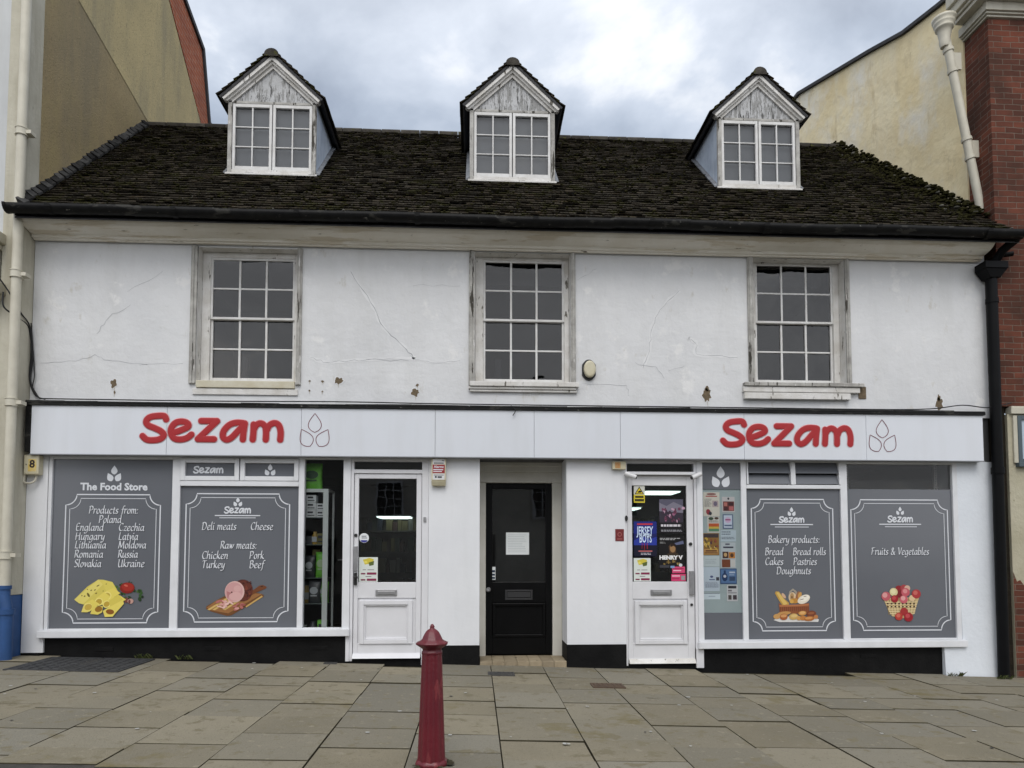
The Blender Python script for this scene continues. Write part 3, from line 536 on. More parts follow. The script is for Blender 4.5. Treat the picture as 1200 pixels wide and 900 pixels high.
for i in range(seg):
    x0, x1 = -5.13+i*11.59/seg, -5.13+(i+1)*11.59/seg; z_ = 5.135+.008*sin(i*.9)+random.uniform(-.004, .004)
    a = [pi+pi*k/8 for k in range(9)]
    vs = [(x0, -.41+.075*cos(t), z_+.085*sin(t)) for t in a]+[(x1, -.41+.075*cos(t), z_+.085*sin(t)) for t in a]+[(x0, -.41+.066*cos(t), z_+.074*sin(t)) for t in a]+[(x1, -.41+.066*cos(t), z_+.074*sin(t)) for t in a]
    mb.add(vs, [(k, k+9, k+10, k+1) for k in range(8)]+[(k+18, k+19, k+28, k+27) for k in range(8)]+[(0,18,27,9),(8,17,35,26)], 0, .5, True)
    if i % 3 == 1:
        a = [pi+pi*k/8 for k in range(9)]; mb.add([(x0-.03, -.41+.084*cos(t), z_+.094*sin(t)) for t in a]+[(x0+.03, -.41+.084*cos(t), z_+.094*sin(t)) for t in a], [(k, k+9, k+10, k+1) for k in range(8)])
for x in (-5.13, 6.46): mb.prismX([(-.41+.083*cos(pi+pi*k/8), 5.138+.09*sin(pi+pi*k/8)) for k in range(9)], x-.03, x)
mb.tube([(6.44,-.41,5.10),(6.50,-.41,5.10),(6.545,-.41,5.09)], .03)
build('gutter', mb, m_gutter, shop)
# ------------------------------------------------------------------ dormers
for xc in DX:
    zf = rz(YD)+.02; hw = .565; zt = 7.17; ye = (7.26-5.45)/TA
    mb = MB(); mb.prismY([(xc-.53,zt+.036),(xc+.53,zt+.036),(xc+.53,7.205),(xc,7.655),(xc-.53,7.205)], YD-.02, YD+.06)
    dm = build('dormer', mb, m_pedim, shop)
    mb = MB()
    for s_ in (-1, 1):
        x0, x1 = (xc-hw, xc-hw+.05) if s_ < 0 else (xc+hw-.05, xc+hw)
        ztop = 7.23
        if mb.v: mb.cut()
        mb.prismX([(YD,zf-.06),(YD,ztop),((ztop-5.45)/TA,ztop),((zf-.06-5.45)/TA,zf-.06)][:3]+[(YD, zf-.06)], x0, x1)
    build('cheek', mb, m_cheek, dm)
    mb = MB()                                         # pale lead strips where the cheeks meet the tiles
    for s_ in (-1, 1):
        xa = xc+s_*(hw+.002); xb = xc+s_*(hw+.05)
        P = lambda x, y, h: (x, y, rz(y)+h)
        if mb.v: mb.cut()
        mb.hexa([P(min(xa,xb),YD-.03,.03),P(max(xa,xb),YD-.03,.03),P(max(xa,xb),1.8,.03),P(min(xa,xb),1.8,.03),P(min(xa,xb),YD-.03,.07 if s_ > 0 else .05),P(max(xa,xb),YD-.03,.05 if s_ > 0 else .07),P(max(xa,xb),1.8,.05 if s_ > 0 else .07),P(min(xa,xb),1.8,.07 if s_ > 0 else .05)])
    build('flashing', mb, mat('old_lead_sheet', (.20, .215, .235), (.12, .125, .14), 9, .6, .3), dm)
    mb = MB()
    for s_ in (-1, 1):
        xa, xb = sorted((xc+s_*(hw-.001), xc+s_*(hw-.052))); mb.box(xa,xb,YD-.045,YD+.05,zf-.02,zt+.03)
    mb.box(xc-hw+.052,xc+hw-.052,YD-.035,YD+.05,zf-.02,zf+.035, 1); mb.box(xc-hw-.02,xc+hw+.02,YD-.06,YD+.02,zf-.045,zf-.02, 1)
    mb.box(xc-hw+.052,xc+hw-.052,YD-.03,YD+.05,zt,zt+.035)
    build('window_frame', mb, [m_grey_wood, m_peel], dm, bevel=.004)
    for s_ in (-1, 1):
        x0, x1 = (xc-.508, xc-.006) if s_ < 0 else (xc+.006, xc+.508); z0, z1 = zf+.037, zt-.002
        mb = MB(); st = .034
        mb.box(x0,x0+st,YD-.03,YD+.012,z0,z1); mb.box(x1-st,x1,YD-.03,YD+.012,z0,z1); mb.box(x0+st,x1-st,YD-.028,YD+.012,z0,z0+.045); mb.box(x0+st,x1-st,YD-.028,YD+.012,z1-.042,z1)
        bars(mb, x0+st, x1-st, z0+.045, z1-.042, 2, 3, YD-.024, YD+.006, .017)
        build('casement', mb, m_sash, dm, bevel=.003)
        g = MB(); g.quad((x0+.02,YD,z0+.02),(x1-.02,YD,z0+.02),(x1-.02,YD,z1-.02),(x0+.02,YD,z1-.02)); build('pane', g, m_oldglass, dm)
    g = MB(); g.quad((xc-.51,YD+.06,zf),(xc+.51,YD+.06,zf),(xc+.51,YD+.06,zt+.02),(xc-.51,YD+.06,zt+.02)); build('blind', g, m_blind, dm)
    za, zr = 7.225, 7.815                               # eaves and ridge of the little roof
    mb = MB()
    for s_ in (-1, 1):                                # raking mouldings in three steps
        for (o0, o1, y0, y1) in ((.0, .048, YD-.10, YD-.02), (.048, .073, YD-.072, YD-.02), (.073, .108, YD-.045, YD-.021)):
            e0 = (xc+s_*.635, za-.015)
            nx, nz = s_*sin(R(43.6)), cos(R(43.6))
            pts = [(xc, zr-.02-o0*1.38), (e0[0]-s_*0, e0[1]-o0*1.38), (e0[0], e0[1]-o1*1.38), (xc, zr-.02-o1*1.38)]
            lo = za-.05
            q = [(p[0], p[1]) for p in pts]
            # cut the foot of the moulding level
            def cutz(a, b): t = (lo-a[1])/(b[1]-a[1]); return (a[0]+(b[0]-a[0])*t, lo)
            pa = q[1] if q[1][1] >= lo else cutz(q[0], q[1]); pb = q[2] if q[2][1] >= lo else cutz(q[3], q[2])
            mb.prismY([q[0], pa, pb, q[3]], y0, y1)
    build('bargeboard', mb, m_peel, dm)
    mb = MB(); ncs = 9; sl = sqrt(.655**2+(zr-za+.02)**2)
    for s_ in (-1, 1):
        ux, uz = s_*cos(R(43.2)), -sin(R(43.2)); nx, nz = s_*sin(R(43.2)), cos(R(43.2))
        for i in range(ncs):
            d0, d1 = i*sl/ncs-.02, (i+1)*sl/ncs+.015
            zmid = zr+uz*(d0+d1)/2; yb = min(2.62, (zmid-5.45)/TA+.1); y = YD-.125+random.uniform(-.006, .006)
            while y < yb:
                y1 = min(y+.16, yb+.02); l0, l1 = .012, .034+random.uniform(0, .008); h = .014
                p = lambda d, n_, yy: (xc+ux*d+nx*n_, yy, zr+uz*d+nz*n_)
                c = [p(d0,l0,y),p(d0,l0,y1-.005),p(d1,l1,y1-.005),p(d1,l1,y),p(d0,l0+h,y),p(d0,l0+h,y1-.005),p(d1,l1+h,y1-.005),p(d1,l1+h,y)]
                if s_ > 0: c = [c[3],c[2],c[1],c[0],c[7],c[6],c[5],c[4]]
                mb.hexa(c, 0, min(1, max(0, random.gauss(.5, .25)))); y += .16
        p = lambda d, n_, yy: (xc+ux*d+nx*n_, yy, zr+uz*d+nz*n_)
        yb0, yb1 = 2.56, (za-5.45)/TA+.05
        c = [p(0,-.02,YD-.11),p(0,-.02,yb0),p(sl,-.02,yb1),p(sl,-.02,YD-.11),p(0,.012,YD-.11),p(0,.012,yb0),p(sl,.012,yb1),p(sl,.012,YD-.11)]
        if s_ > 0: c = [c[3],c[2],c[1],c[0],c[7],c[6],c[5],c[4]]
        mb.hexa(c, 1)
    y = YD-.135
    while y < 2.5:                                    # half-round ridge tiles
        a = [-.35+(pi+.7)*k/10 for k in range(11)]
        vs = [(xc+.092*cos(t), y, zr-.036+.078*sin(t)) for t in a]+[(xc+.088*cos(t), y+.29, zr-.036+.075*sin(t)) for t in a]
        mb.add(vs, [(k, k+1, k+12, k+11) for k in range(10)]+[tuple(range(10, -1, -1)), tuple(range(11, 22))], 2, random.random()); y += .3
    build('dormer_roof', mb, [m_tile, m_slate, m_ridge], dm)
# ------------------------------------------------------------------ shop fronts
def frame_rect(mb, x0, x1, z0, z1, w, y0, y1, wb=None, wt=None, mi=0):
    wb = w if wb is None else wb; wt = w if wt is None else wt
    mb.box(x0,x0+w,y0,y1,z0,z1,mi); mb.box(x1-w,x1,y0,y1,z0,z1,mi); mb.box(x0+w,x1-w,y0+.001,y1-.001,z0,z0+wb,mi); mb.box(x0+w,x1-w,y0+.001,y1-.001,z1-wt,z1,mi)
def petal(cx_, cz, h, rot, n=14):                    # leaf with a pointed tip, length h
    w = h*.36; pts = []
    for i in range(n+1):
        t = i/n; pts.append((w*sin(pi*t**.75)*(1-.15*t), -h*.5+h*t))
    pts = pts+[(-p[0], p[1]) for p in pts[-2:0:-1]]
    c, s_ = cos(R(rot)), sin(R(rot)); return [(cx_+p[0]*c-p[1]*s_, cz+p[0]*s_+p[1]*c) for p in pts]
def logo(mb, x0, x1, z0, z1, y, mi=0, line=None):
    w, h = x1-x0, z1-z0; xc = (x0+x1)/2
    for px, pz, rot in ((xc, z1-h*.29, 0), (xc-w*.275, z0+h*.27, 27), (xc+w*.275, z0+h*.27, -27)):
        q = petal(px, pz, h*.56, rot)
        if line: mb.ribbon(q, line, y, mi, True)
        else: mb.poly(q, y, mi)
# brush strokes of the shop name, in image units (x right, z up), one list per letter
SZ = [[[(232,135),(222,118),(190,117),(150,125),(133,146),(143,166),(175,180),(205,195),(222,215),(205,236),(170,243),(138,240),(117,222)]],
      [[(264,205),(300,193),(342,172),(338,153),(312,145),(280,152),(260,178),(259,208),(275,232),(305,238),(338,230),(360,212)]],
      [[(408,141),(445,141),(487,141),(455,178),(425,205),(393,235),(430,236),(472,235)]],
      [[(622,150),(585,148),(550,160),(522,192),(519,222),(537,237),(563,225),(595,190),(624,158)],[(628,152),(622,195),(619,235)]],
      [[(672,157),(672,195),(669,235)],[(672,185),(686,160),(708,150),(730,165),(736,195),(735,235)],[(740,185),(752,160),(778,148),(800,160),(810,195),(808,235)]]]
def shopname(mb, x0, x1, z0, z1, y, mi=0, grow=0, n=12, flat=.12):
    k = (x1-x0)/(825-107); kz = (z1-z0)/(252-108)
    for letter in SZ:
        for st in letter:
            p = bez(st, 5); pts = [(x0+(q[0]-107)*k, y, z1-(q[1]-108)*kz) for q in p]; r = 16.2*k+grow
            if st[0][0] == 408: pts = []
            for _ in (0,) if pts else ():
                a, b = Vector(pts[0]), Vector(pts[-1]); da = (a-Vector(pts[1])).normalized(); db = (b-Vector(pts[-2])).normalized()
                pts2 = [a+da*r*.98, a+da*r*.85, a+da*r*.5]+[Vector(q) for q in pts]+[b+db*r*.5, b+db*r*.85, b+db*r*.98]
                rr = [r*.15, r*.53, r*.87]+[r]*len(pts)+[r*.87, r*.53, r*.15]
                mb.tube(pts2, rr, n, mi, True, flat)
            if not pts:
                Z = [(x0+(q[0]-107)*k, z1-(q[1]-108)*kz) for q in ((408,141),(487,141),(393,235),(474,235))]
                for a, b in ((0,1),(1,2),(2,3)):
                    A, B = Vector((Z[a][0], y-.0006*a, Z[a][1])), Vector((Z[b][0], y-.0006*a, Z[b][1])); d = (B-A).normalized()
                    mb.tube([A-d*r*.98,A-d*r*.85,A-d*r*.5,A,B,B+d*r*.5,B+d*r*.85,B+d*r*.98], [r*.15,r*.53,r*.87,r,r,r*.87,r*.53,r*.15], n, mi, True, flat)
def border(mb, x0, x1, z0, z1, y, mi=0, r=.12, w1=.013, w2=.007, gap=.045):
    for k, (i, w) in enumerate(((0, w1), (gap, w2))):
        a, b, c, d = x0+i, x1-i, z0+i, z1-i; rr = r
        pts = arc(a, c, rr, 90, 0)+arc(b, c, rr, 180, 90)+arc(b, d, rr, 270, 180)+arc(a, d, rr, 360, 270)
        mb.ribbon(pts, w, y, mi, True)
IT = dict(shear=.16)
def words(mb, y, rows, mi=0, sh=True, size=.113):
    for txt, x0, x1, zbase in rows:
        script(mb, txt, x0+.006, x1+.006, zbase-.007, size, y+.0012, 1); script(mb, txt, x0, x1, zbase, size, y, mi)
def header(mb, lx, sx, l1, l2, lz, sz, y):
    logo(mb, lx[0], lx[1], lz[0], lz[1], y); shopname(mb, sx[0], sx[1], sz[0], sz[1], y, 0, .002, 8, .05)
    mb.poly([(l1[0],l1[2]),(l1[1],l1[2]),(l1[1],l1[2]+.012),(l1[0],l1[2]+.012)], y); mb.poly([(l2[0],l2[2]),(l2[1],l2[2]),(l2[1],l2[2]+.008),(l2[0],l2[2]+.008)], y)
# pen-stroke letters for the window lists: (width, strokes), baseline 0, x height .46, capitals .74
_bowl = [(.36,.38),(.25,.46),(.10,.38),(.05,.18),(.12,.02),(.22,.04),(.35,.24)]
GL = {
 'a':(.46,[_bowl,[(.37,.46),(.35,.1),(.40,.0),(.46,.04)]]), 'b':(.42,[[(.08,.80),(.07,.4),(.06,.02)],[(.06,.3),(.18,.45),(.32,.42),(.36,.22),(.26,.02),(.06,.03)]]),
 'c':(.38,[[(.34,.38),(.22,.46),(.09,.36),(.05,.18),(.14,.01),(.26,.01),(.35,.08)]]), 'd':(.47,[_bowl,[(.40,.82),(.36,.3),(.38,.03),(.46,.04)]]),
 'e':(.38,[[(.07,.2),(.22,.25),(.33,.36),(.26,.46),(.12,.4),(.05,.2),(.13,.02),(.25,.0),(.35,.08)]]), 'f':(.30,[[(.38,.73),(.28,.79),(.20,.68),(.16,.4),(.12,.0),(.07,-.2),(-.02,-.24)],[(.04,.43),(.16,.44),(.31,.46)]]),
 'g':(.44,[_bowl,[(.37,.46),(.35,.0),(.28,-.2),(.14,-.25),(.03,-.18)]]), 'h':(.42,[[(.09,.82),(.07,.4),(.05,.0)],[(.07,.26),(.18,.44),(.30,.43),(.33,.25),(.31,.03),(.40,.03)]]),
 'i':(.20,[[(.08,.46),(.07,.15),(.09,.01),(.18,.04)],[(.08,.69),(.13,.62)]]), 'k':(.40,[[(.09,.82),(.05,0)],[(.33,.46),(.18,.32),(.07,.22)],[(.13,.26),(.24,.1),(.40,.0)]]),
 'l':(.20,[[(.11,.82),(.07,.3),(.08,.02),(.18,.03)]]), 'm':(.60,[[(.01,.41),(.08,.46),(.05,0)],[(.06,.26),(.16,.44),(.26,.44),(.29,.25),(.27,0)],[(.29,.27),(.38,.44),(.48,.44),(.51,.25),(.49,.03),(.58,.03)]]),
 'n':(.42,[[(.01,.41),(.08,.46),(.05,0)],[(.06,.26),(.18,.44),(.29,.43),(.32,.25),(.30,.03),(.40,.03)]]), 'o':(.41,[[(.22,.46),(.10,.38),(.05,.2),(.12,.02),(.22,.0),(.33,.12),(.36,.3),(.28,.44),(.22,.46)]]),
 'p':(.42,[[(.01,.41),(.09,.46),(.05,-.26)],[(.07,.3),(.18,.45),(.32,.42),(.36,.22),(.27,.02),(.07,.05)]]), 'r':(.31,[[(.01,.41),(.09,.46),(.06,0)],[(.07,.27),(.16,.43),(.27,.46),(.31,.40)]]),
 's':(.32,[[(.29,.40),(.18,.46),(.07,.38),(.12,.26),(.24,.18),(.25,.06),(.14,0),(.02,.06)]]), 't':(.28,[[(.15,.64),(.12,.3),(.12,.05),(.2,.0),(.28,.06)],[(.02,.44),(.27,.46)]]),
 'u':(.46,[[(.01,.42),(.08,.45),(.06,.15),(.12,.01),(.22,.05),(.34,.27)],[(.37,.46),(.35,.1),(.40,.0),(.46,.04)]]), 'v':(.36,[[(.02,.43),(.10,.42),(.17,.02)],[(.17,.02),(.30,.25),(.34,.46)]]),
 'w':(.54,[[(.02,.43),(.09,.42),(.14,.02)],[(.14,.02),(.28,.44)],[(.28,.44),(.33,.02)],[(.33,.02),(.49,.25),(.52,.46)]]), 'y':(.42,[[(.01,.42),(.09,.45),(.10,.15),(.2,.05),(.34,.3)],[(.37,.46),(.33,.05),(.25,-.2),(.1,-.25),(.0,-.2)]]),
 'z':(.36,[[(.04,.42),(.2,.45),(.33,.44)],[(.33,.44),(.04,.02)],[(.04,.02),(.2,.03),(.36,.0)]]), ':':(.18,[[(.06,.42),(.11,.36)],[(.06,.07),(.11,.01)]]), ' ':(.26,[]),
 'P':(.46,[[(.10,.74),(.08,.4),(.06,0)],[(.0,.68),(.14,.76),(.34,.72),(.42,.55),(.32,.38),(.12,.34)]]), 'E':(.46,[[(.40,.70),(.26,.76),(.12,.66),(.08,.3),(.14,.04),(.28,.0),(.42,.06)],[(.10,.40),(.22,.42),(.34,.42)]]),
 'H':(.58,[[(.10,.74),(.08,.4),(.06,0)],[(.48,.74),(.46,.4),(.46,.02),(.54,.02)],[(.0,.38),(.24,.40),(.50,.42)]]), 'L':(.44,[[(.14,.76),(.10,.4),(.08,.03)],[(.04,.02),(.2,.04),(.32,.0),(.42,.06)]]),
 'R':(.50,[[(.10,.74),(.08,.4),(.06,0)],[(.0,.68),(.14,.76),(.34,.72),(.40,.56),(.30,.42),(.12,.38)],[(.22,.38),(.34,.14),(.50,.0)]]), 'S':(.44,[[(.40,.68),(.28,.76),(.12,.68),(.10,.54),(.22,.42),(.36,.30),(.36,.10),(.22,.0),(.04,.06)]]),
 'C':(.50,[[(.46,.66),(.32,.76),(.14,.64),(.06,.36),(.14,.08),(.30,.0),(.48,.10)]]), 'M':(.72,[[(.12,.74),(.10,.4),(.04,.0)],[(.12,.74),(.34,.08)],[(.34,.08),(.58,.74)],[(.58,.74),(.60,.3),(.62,.02),(.70,.02)]]),
 'U':(.56,[[(.02,.70),(.10,.72),(.08,.3),(.14,.04),(.28,.0),(.42,.14)],[(.46,.74),(.44,.3),(.46,.02),(.54,.04)]]), 'D':(.56,[[(.12,.72),(.10,.4),(.08,.02)],[(.0,.66),(.18,.76),(.42,.66),(.50,.38),(.38,.08),(.20,.0),(.06,.03)]]),
 'T':(.50,[[(.27,.74),(.24,.4),(.22,0)],[(.02,.68),(.14,.75),(.34,.72),(.52,.76)]]), 'B':(.48,[[(.10,.74),(.08,.4),(.06,.02)],[(.0,.68),(.16,.76),(.34,.70),(.34,.52),(.14,.42)],[(.14,.42),(.36,.38),(.42,.18),(.26,.0),(.06,.02)]]),
 'F':(.44,[[(.12,.74),(.10,.4),(.06,0)],[(.0,.68),(.16,.75),(.28,.72),(.44,.76)],[(.10,.40),(.22,.40),(.34,.42)]]), 'V':(.48,[[(.02,.70),(.10,.72),(.22,.02)],[(.22,.02),(.40,.40),(.46,.76)]]),
 '&':(.56,[[(.52,.36),(.40,.10),(.20,.0),(.06,.12),(.14,.34),(.30,.50),(.30,.68),(.20,.74),(.13,.62),(.22,.40),(.40,.10),(.52,.0)]])}
def script(mb, txt, x0, x1, z, S_, y, mi=0, nib=.0128):
    tot = sum(GL[c][0]+.03 for c in txt); kx = (x1-x0)/tot/S_; x = x0; ax, az = cos(R(38))*nib/2, sin(R(38))*nib/2; k = 0
    for c in txt:
        w, st = GL[c]
        for q in st:
            p = bez(q, 4) if len(q) > 2 else q
            pts = [(x+(a+.10*b)*S_*kx, z+b*S_) for a, b in p]; yy = y-.00003*(k % 4); k += 1; n = len(pts)
            mb.add([(a+ax, yy, b+az) for a, b in pts]+[(a-ax, yy, b-az) for a, b in pts], [(i+n, i+1+n, i+1, i) for i in range(n-1)], mi)
            mb.ribbon(pts, nib*.38, yy-.00014, mi)
        x += (w+.03)*S_*kx
class Pic:                                            # flat printed picture from layered coloured shapes
    def __init__(s, src, dst, y): s.s, s.d, s.y, s.mb, s.mats, s.k = src, dst, y, MB(), [], 0
    def P(s, p):
        a, b, c, d = s.s; x0, x1, z0, z1 = s.d; return (x0+(p[0]-a)/(b-a)*(x1-x0), z1-(p[1]-c)/(d-c)*(z1-z0))
    def add(s, pts, col):
        m_ = ink(srgb(*col))
        if m_ not in s.mats: s.mats.append(m_)
        s.k += 1; s.mb.poly([s.P(p) for p in pts], s.y-.00012*s.k, s.mats.index(m_)); return s
    def ell(s, cx_, cy_, rx, ry, col, rot=0, n=18): return s.add(ell(cx_, cy_, rx, ry, rot, n), col)
    def done(s, par, name='printed_picture'): return build(name, s.mb, s.mats, par)
YV = .028                                             # face of the window film
# --- left front
mb = MB()
mb.box(-4.87,-4.822,.0,.09,.455,2.45); mb.box(-3.487,-3.398,.0,.09,.455,2.45); mb.box(-2.056,-1.992,.0,.09,.455,2.45); mb.box(-1.545,-1.46,.0,.09,.455,2.45)
mb.box(-4.822,-3.487,.002,.088,2.398,2.45); mb.box(-3.398,-2.056,.002,.088,2.418,2.45); mb.box(-1.992,-1.545,.002,.088,2.415,2.45)
mb.box(-3.398,-2.056,-.004,.088,2.095,2.155)
mb.box(-4.822,-3.487,.004,.088,.455,.47); mb.box(-3.398,-2.056,.004,.088,.455,.468); mb.box(-1.992,-1.545,.004,.088,.455,.466)
lf = build('shop_window', mb, m_joinery, shop, bevel=.004)
mb = MB(); mb.box(-4.905,-1.452,-.055,.1,.374,.452); mb.box(-4.90,-1.455,-.03,.0,.452,.462); build('sill', mb, m_joinery, lf, bevel=.006)
mb = MB(); mb.box(-4.822,-3.487,YV,YV+.012,.47,2.398); mb.cut(); mb.box(-3.398,-2.056,YV,YV+.012,.468,2.095)
build('printed_film', mb, m_vinyl, lf)
mb = MB(); frame_rect(mb, -3.396,-2.735,2.157,2.416,.052,-.012,.06); mb.cut(); frame_rect(mb, -2.722,-2.058,2.157,2.416,.052,-.012,.06); build('top_light', mb, m_joinery, lf, bevel=.004)
mb = MB(); mb.box(-3.344,-2.787,YV-.004,YV+.008,2.209,2.364); mb.cut(); mb.box(-2.67,-2.11,YV-.004,YV+.008,2.209,2.364); build('top_light_film', mb, m_vinyl, lf)
g = MB(); g.quad((-1.992,.05,.466),(-1.545,.05,.466),(-1.545,.05,2.415),(-1.992,.05,2.415)); build('pane', g, m_glass, lf)
yv = YV-.003
mb = MB(); logo(mb, -4.237,-4.063,2.143,2.33, yv)
mb.text('The Food Store', 0, 2.045, .115, yv, 0, bold=.0042, fit=(-4.523,-3.773))
border(mb, -4.676,-3.624,.532,1.992, yv)
words(mb, yv, [('Products from:',-4.42,-3.87,1.775),('Poland',-4.307,-4.053,1.668),('England',-4.561,-4.249,1.578),('Hungary',-4.562,-4.235,1.474),('Lithuania',-4.564,-4.215,1.378),('Romania',-4.565,-4.245,1.272),('Slovakia',-4.565,-4.263,1.165),
    ('Czechia',-4.084,-3.796,1.578),('Latvia',-4.083,-3.862,1.474),('Moldova',-4.083,-3.77,1.378),('Russia',-4.083,-3.86,1.272),('Ukraine',-4.083,-3.785,1.165)])
build('lettering', mb, [m_white_ink, m_dark_ink], lf)
mb = MB(); border(mb, -3.335,-2.163,.537,2.008, yv); header(mb, (-2.81,-2.695), (-2.905,-2.603), (-3.01,-2.496,1.75), (-2.958,-2.547,1.726), (1.862,1.97), (1.779,1.859), yv)
words(mb, yv, [('Deli meats',-3.155,-2.763,1.592),('Cheese',-2.604,-2.346,1.592),('Raw meats:',-2.941,-2.528,1.375),('Chicken',-3.147,-2.849,1.258),('Pork',-2.61,-2.443,1.258),('Turkey',-3.145,-2.885,1.152),('Beef',-2.608,-2.442,1.152)])
shopname(mb, -3.262,-2.924,2.243,2.326, yv-.004, 0, .002, 8, .05); logo(mb, -2.46,-2.322,2.222,2.36, yv-.004)
build('lettering', mb, [m_white_ink, m_dark_ink], lf)
p = Pic((75,1045,120,650), (-4.547,-3.780,.595,1.022), yv)
rnd = random.Random(3)
for i in range(34): x, y = rnd.uniform(640,1030), rnd.uniform(190,430); p.ell(x if y > 270 else x*.3+450, y, rnd.uniform(18,34), rnd.uniform(12,24), rnd.choice(((36,62,30),(52,84,40),(30,48,26),(70,100,50))), rnd.uniform(0,90), 7)
p.ell(808,238,104,78,(132,34,26)).ell(815,225,84,56,(158,44,32)).ell(790,205,30,14,(196,96,78),20).add([(820,165),(835,130),(842,165)],(40,60,30)).add([(845,165),(875,150),(868,168)],(40,60,30))
p.ell(800,410,30,36,(120,70,60)).ell(860,425,42,36,(190,150,138)).ell(845,430,16,30,(110,60,62))
p.add([(75,400),(250,220),(400,120),(470,122),(600,155),(690,300),(640,330),(340,480),(210,470),(140,450)],(212,196,92)).add([(75,400),(400,120),(520,135),(330,330),(200,465),(140,450)],(224,209,112)).add([(400,120),(600,155),(660,250),(520,300),(480,200)],(218,202,96))
for x, y, a, b in ((400,205,24,8),(270,335,16,36),(218,352,14,10),(180,345,10,8),(308,270,14,8),(360,265,14,8),(378,312,16,8),(515,182,10,6),(255,258,10,6),(475,280,8,6)): p.ell(x, y, a, b, (110,96,40), -30, 8)
def roll(x, y, dx, dy, rx, ry, rot, inn):
    p.add([(x-rx*.8,y-ry),(x-rx*.8+dx,y-ry+dy),(x+rx+dx,y+ry*.4+dy),(x+rx*.9,y+ry)],(226,208,98)); p.ell(x,y,rx*1.12,ry*1.15,(236,222,128),rot); p.ell(x,y,rx*.86,ry*.84,inn,rot)
roll(530,350,130,-60,56,52,-35,(196,170,70)); roll(420,432,110,-90,52,48,-35,(186,156,60)); roll(265,505,110,-60,58,48,-20,(204,178,80)); p.add([(180,575),(210,480),(330,480),(310,560),(260,578)],(226,210,110)); p.ell(275,505,52,42,(196,166,72),-25)
roll(530,465,220,-80,50,44,-30,(190,158,60)); p.add([(305,600),(340,500),(480,490),(470,580),(410,612)],(222,204,98)); p.ell(420,535,52,40,(150,108,40),-15)
p.add([(480,560),(600,480),(760,420),(770,460),(650,600),(620,640),(510,645)],(228,210,102)); p.add([(580,500),(760,400),(690,330),(560,420)],(214,196,88)); p.ell(580,572,58,36,(140,88,34),8)
p.done(lf)
p = Pic((70,1025,110,690), (-3.086,-2.402,.605,1.025), yv)
p.add([(70,580),(75,540),(240,440),(500,300),(880,330),(970,360),(970,390),(470,680),(400,690),(150,620)],(112,74,42)).add([(80,560),(240,440),(700,330),(950,345),(420,650),(150,600)],(150,104,62))
for a, b in ((90,.0),(170,.0),(330,0)): p.add([(a,590),(a+40,600),(a+370,395),(a+330,385)],(204,172,104))
p.add([(700,560),(960,390),(940,372),(690,540)],(196,160,96)); p.add([(760,380),(800,290),(900,215),(960,205),(1020,235),(1005,260),(860,320)],(112,66,40)); p.ell(940,228,22,10,(70,42,28))
p.ell(640,290,160,175,(84,40,32)).ell(660,290,140,160,(98,50,38))
for i in range(26): p.ell(rnd.uniform(640,780), rnd.uniform(150,420), rnd.uniform(8,20), rnd.uniform(10,26), rnd.choice(((66,32,28),(122,62,46),(84,40,30))), rnd.uniform(0,60), 7)
p.ell(515,310,155,168,(214,176,168),0,24).ell(505,310,140,152,(200,152,150)).ell(530,380,100,70,(210,166,162)).add([(390,300),(470,330),(430,360),(410,440)],(176,118,118)).ell(470,318,14,12,(90,52,48)); p.ell(560,260,60,50,(208,164,160))
for i in range(22):
    x = rnd.uniform(240,680); p.ell(x, 490+rnd.uniform(-60,70)+(x-300)*.12, rnd.uniform(26,60), rnd.uniform(10,24), rnd.choice(((206,150,142),(176,106,100),(226,186,176),(150,84,78),(214,168,158))), rnd.uniform(-40,40), 9)
p.done(lf)
# --- right front
mb = MB()
mb.box(2.632,2.70,.0,.09,.285,2.45); mb.box(3.17,3.235,.0,.09,.285,2.45); mb.box(4.395,4.478,.0,.09,.285,2.45); mb.box(5.80,5.862,.0,.09,.285,2.45)
mb.box(2.70,3.17,.002,.088,2.412,2.45); mb.box(3.235,4.395,.002,.088,2.422,2.45); mb.box(4.478,5.80,.002,.088,2.405,2.45)
mb.box(3.235,4.395,-.004,.088,2.098,2.145)
mb.box(2.70,3.17,.004,.088,.285,.298); mb.box(3.235,4.395,.004,.088,.285,.297); mb.box(4.478,5.80,.004,.088,.285,.302)
rf = build('shop_window', mb, m_joinery, shop, bevel=.004)
mb = MB(); mb.box(2.618,5.89,-.055,.1,.2,.276); mb.box(2.63,5.88,-.03,.0,.276,.286); build('sill', mb, m_joinery, rf, bevel=.006)
mb = MB(); mb.box(3.235,4.395,YV,YV+.012,.297,2.098); mb.cut(); mb.box(4.478,5.80,YV,YV+.012,.302,2.10); mb.cut(); mb.box(2.70,3.17,YV,YV+.012,2.09,2.412); mb.cut(); mb.box(2.70,3.17,YV,YV+.012,.298,.615)
build('printed_film', mb, m_vinyl, rf)
mb = MB()
for x0, x1 in ((3.25,3.79),(3.83,4.385)):
    for z0, z1 in ((2.155,2.275),(2.285,2.415)):
        mb.hexa([(x0,.0,z0),(x1,.0,z0),(x1,.012,z0),(x0,.012,z0),(x0,.05,z1),(x1,.05,z1),(x1,.062,z1),(x0,.062,z1)])
    for x in (x0-.008, x1-.008): mb.hexa([(x,-.012,2.15),(x+.016,-.012,2.15),(x+.016,.06,2.15),(x,.06,2.15),(x,.0,2.42),(x+.016,.0,2.42),(x+.016,.06,2.42),(x,.06,2.42)], 1)
mb.box(3.792,3.828,-.006,.088,2.146,2.42, 1)
build('louvre', mb, [m_vinyl, m_joinery], rf)
mb = MB(); mb.box(2.70,3.17,.039,.06,.615,2.09); build('notice_board', mb, m_board, rf)
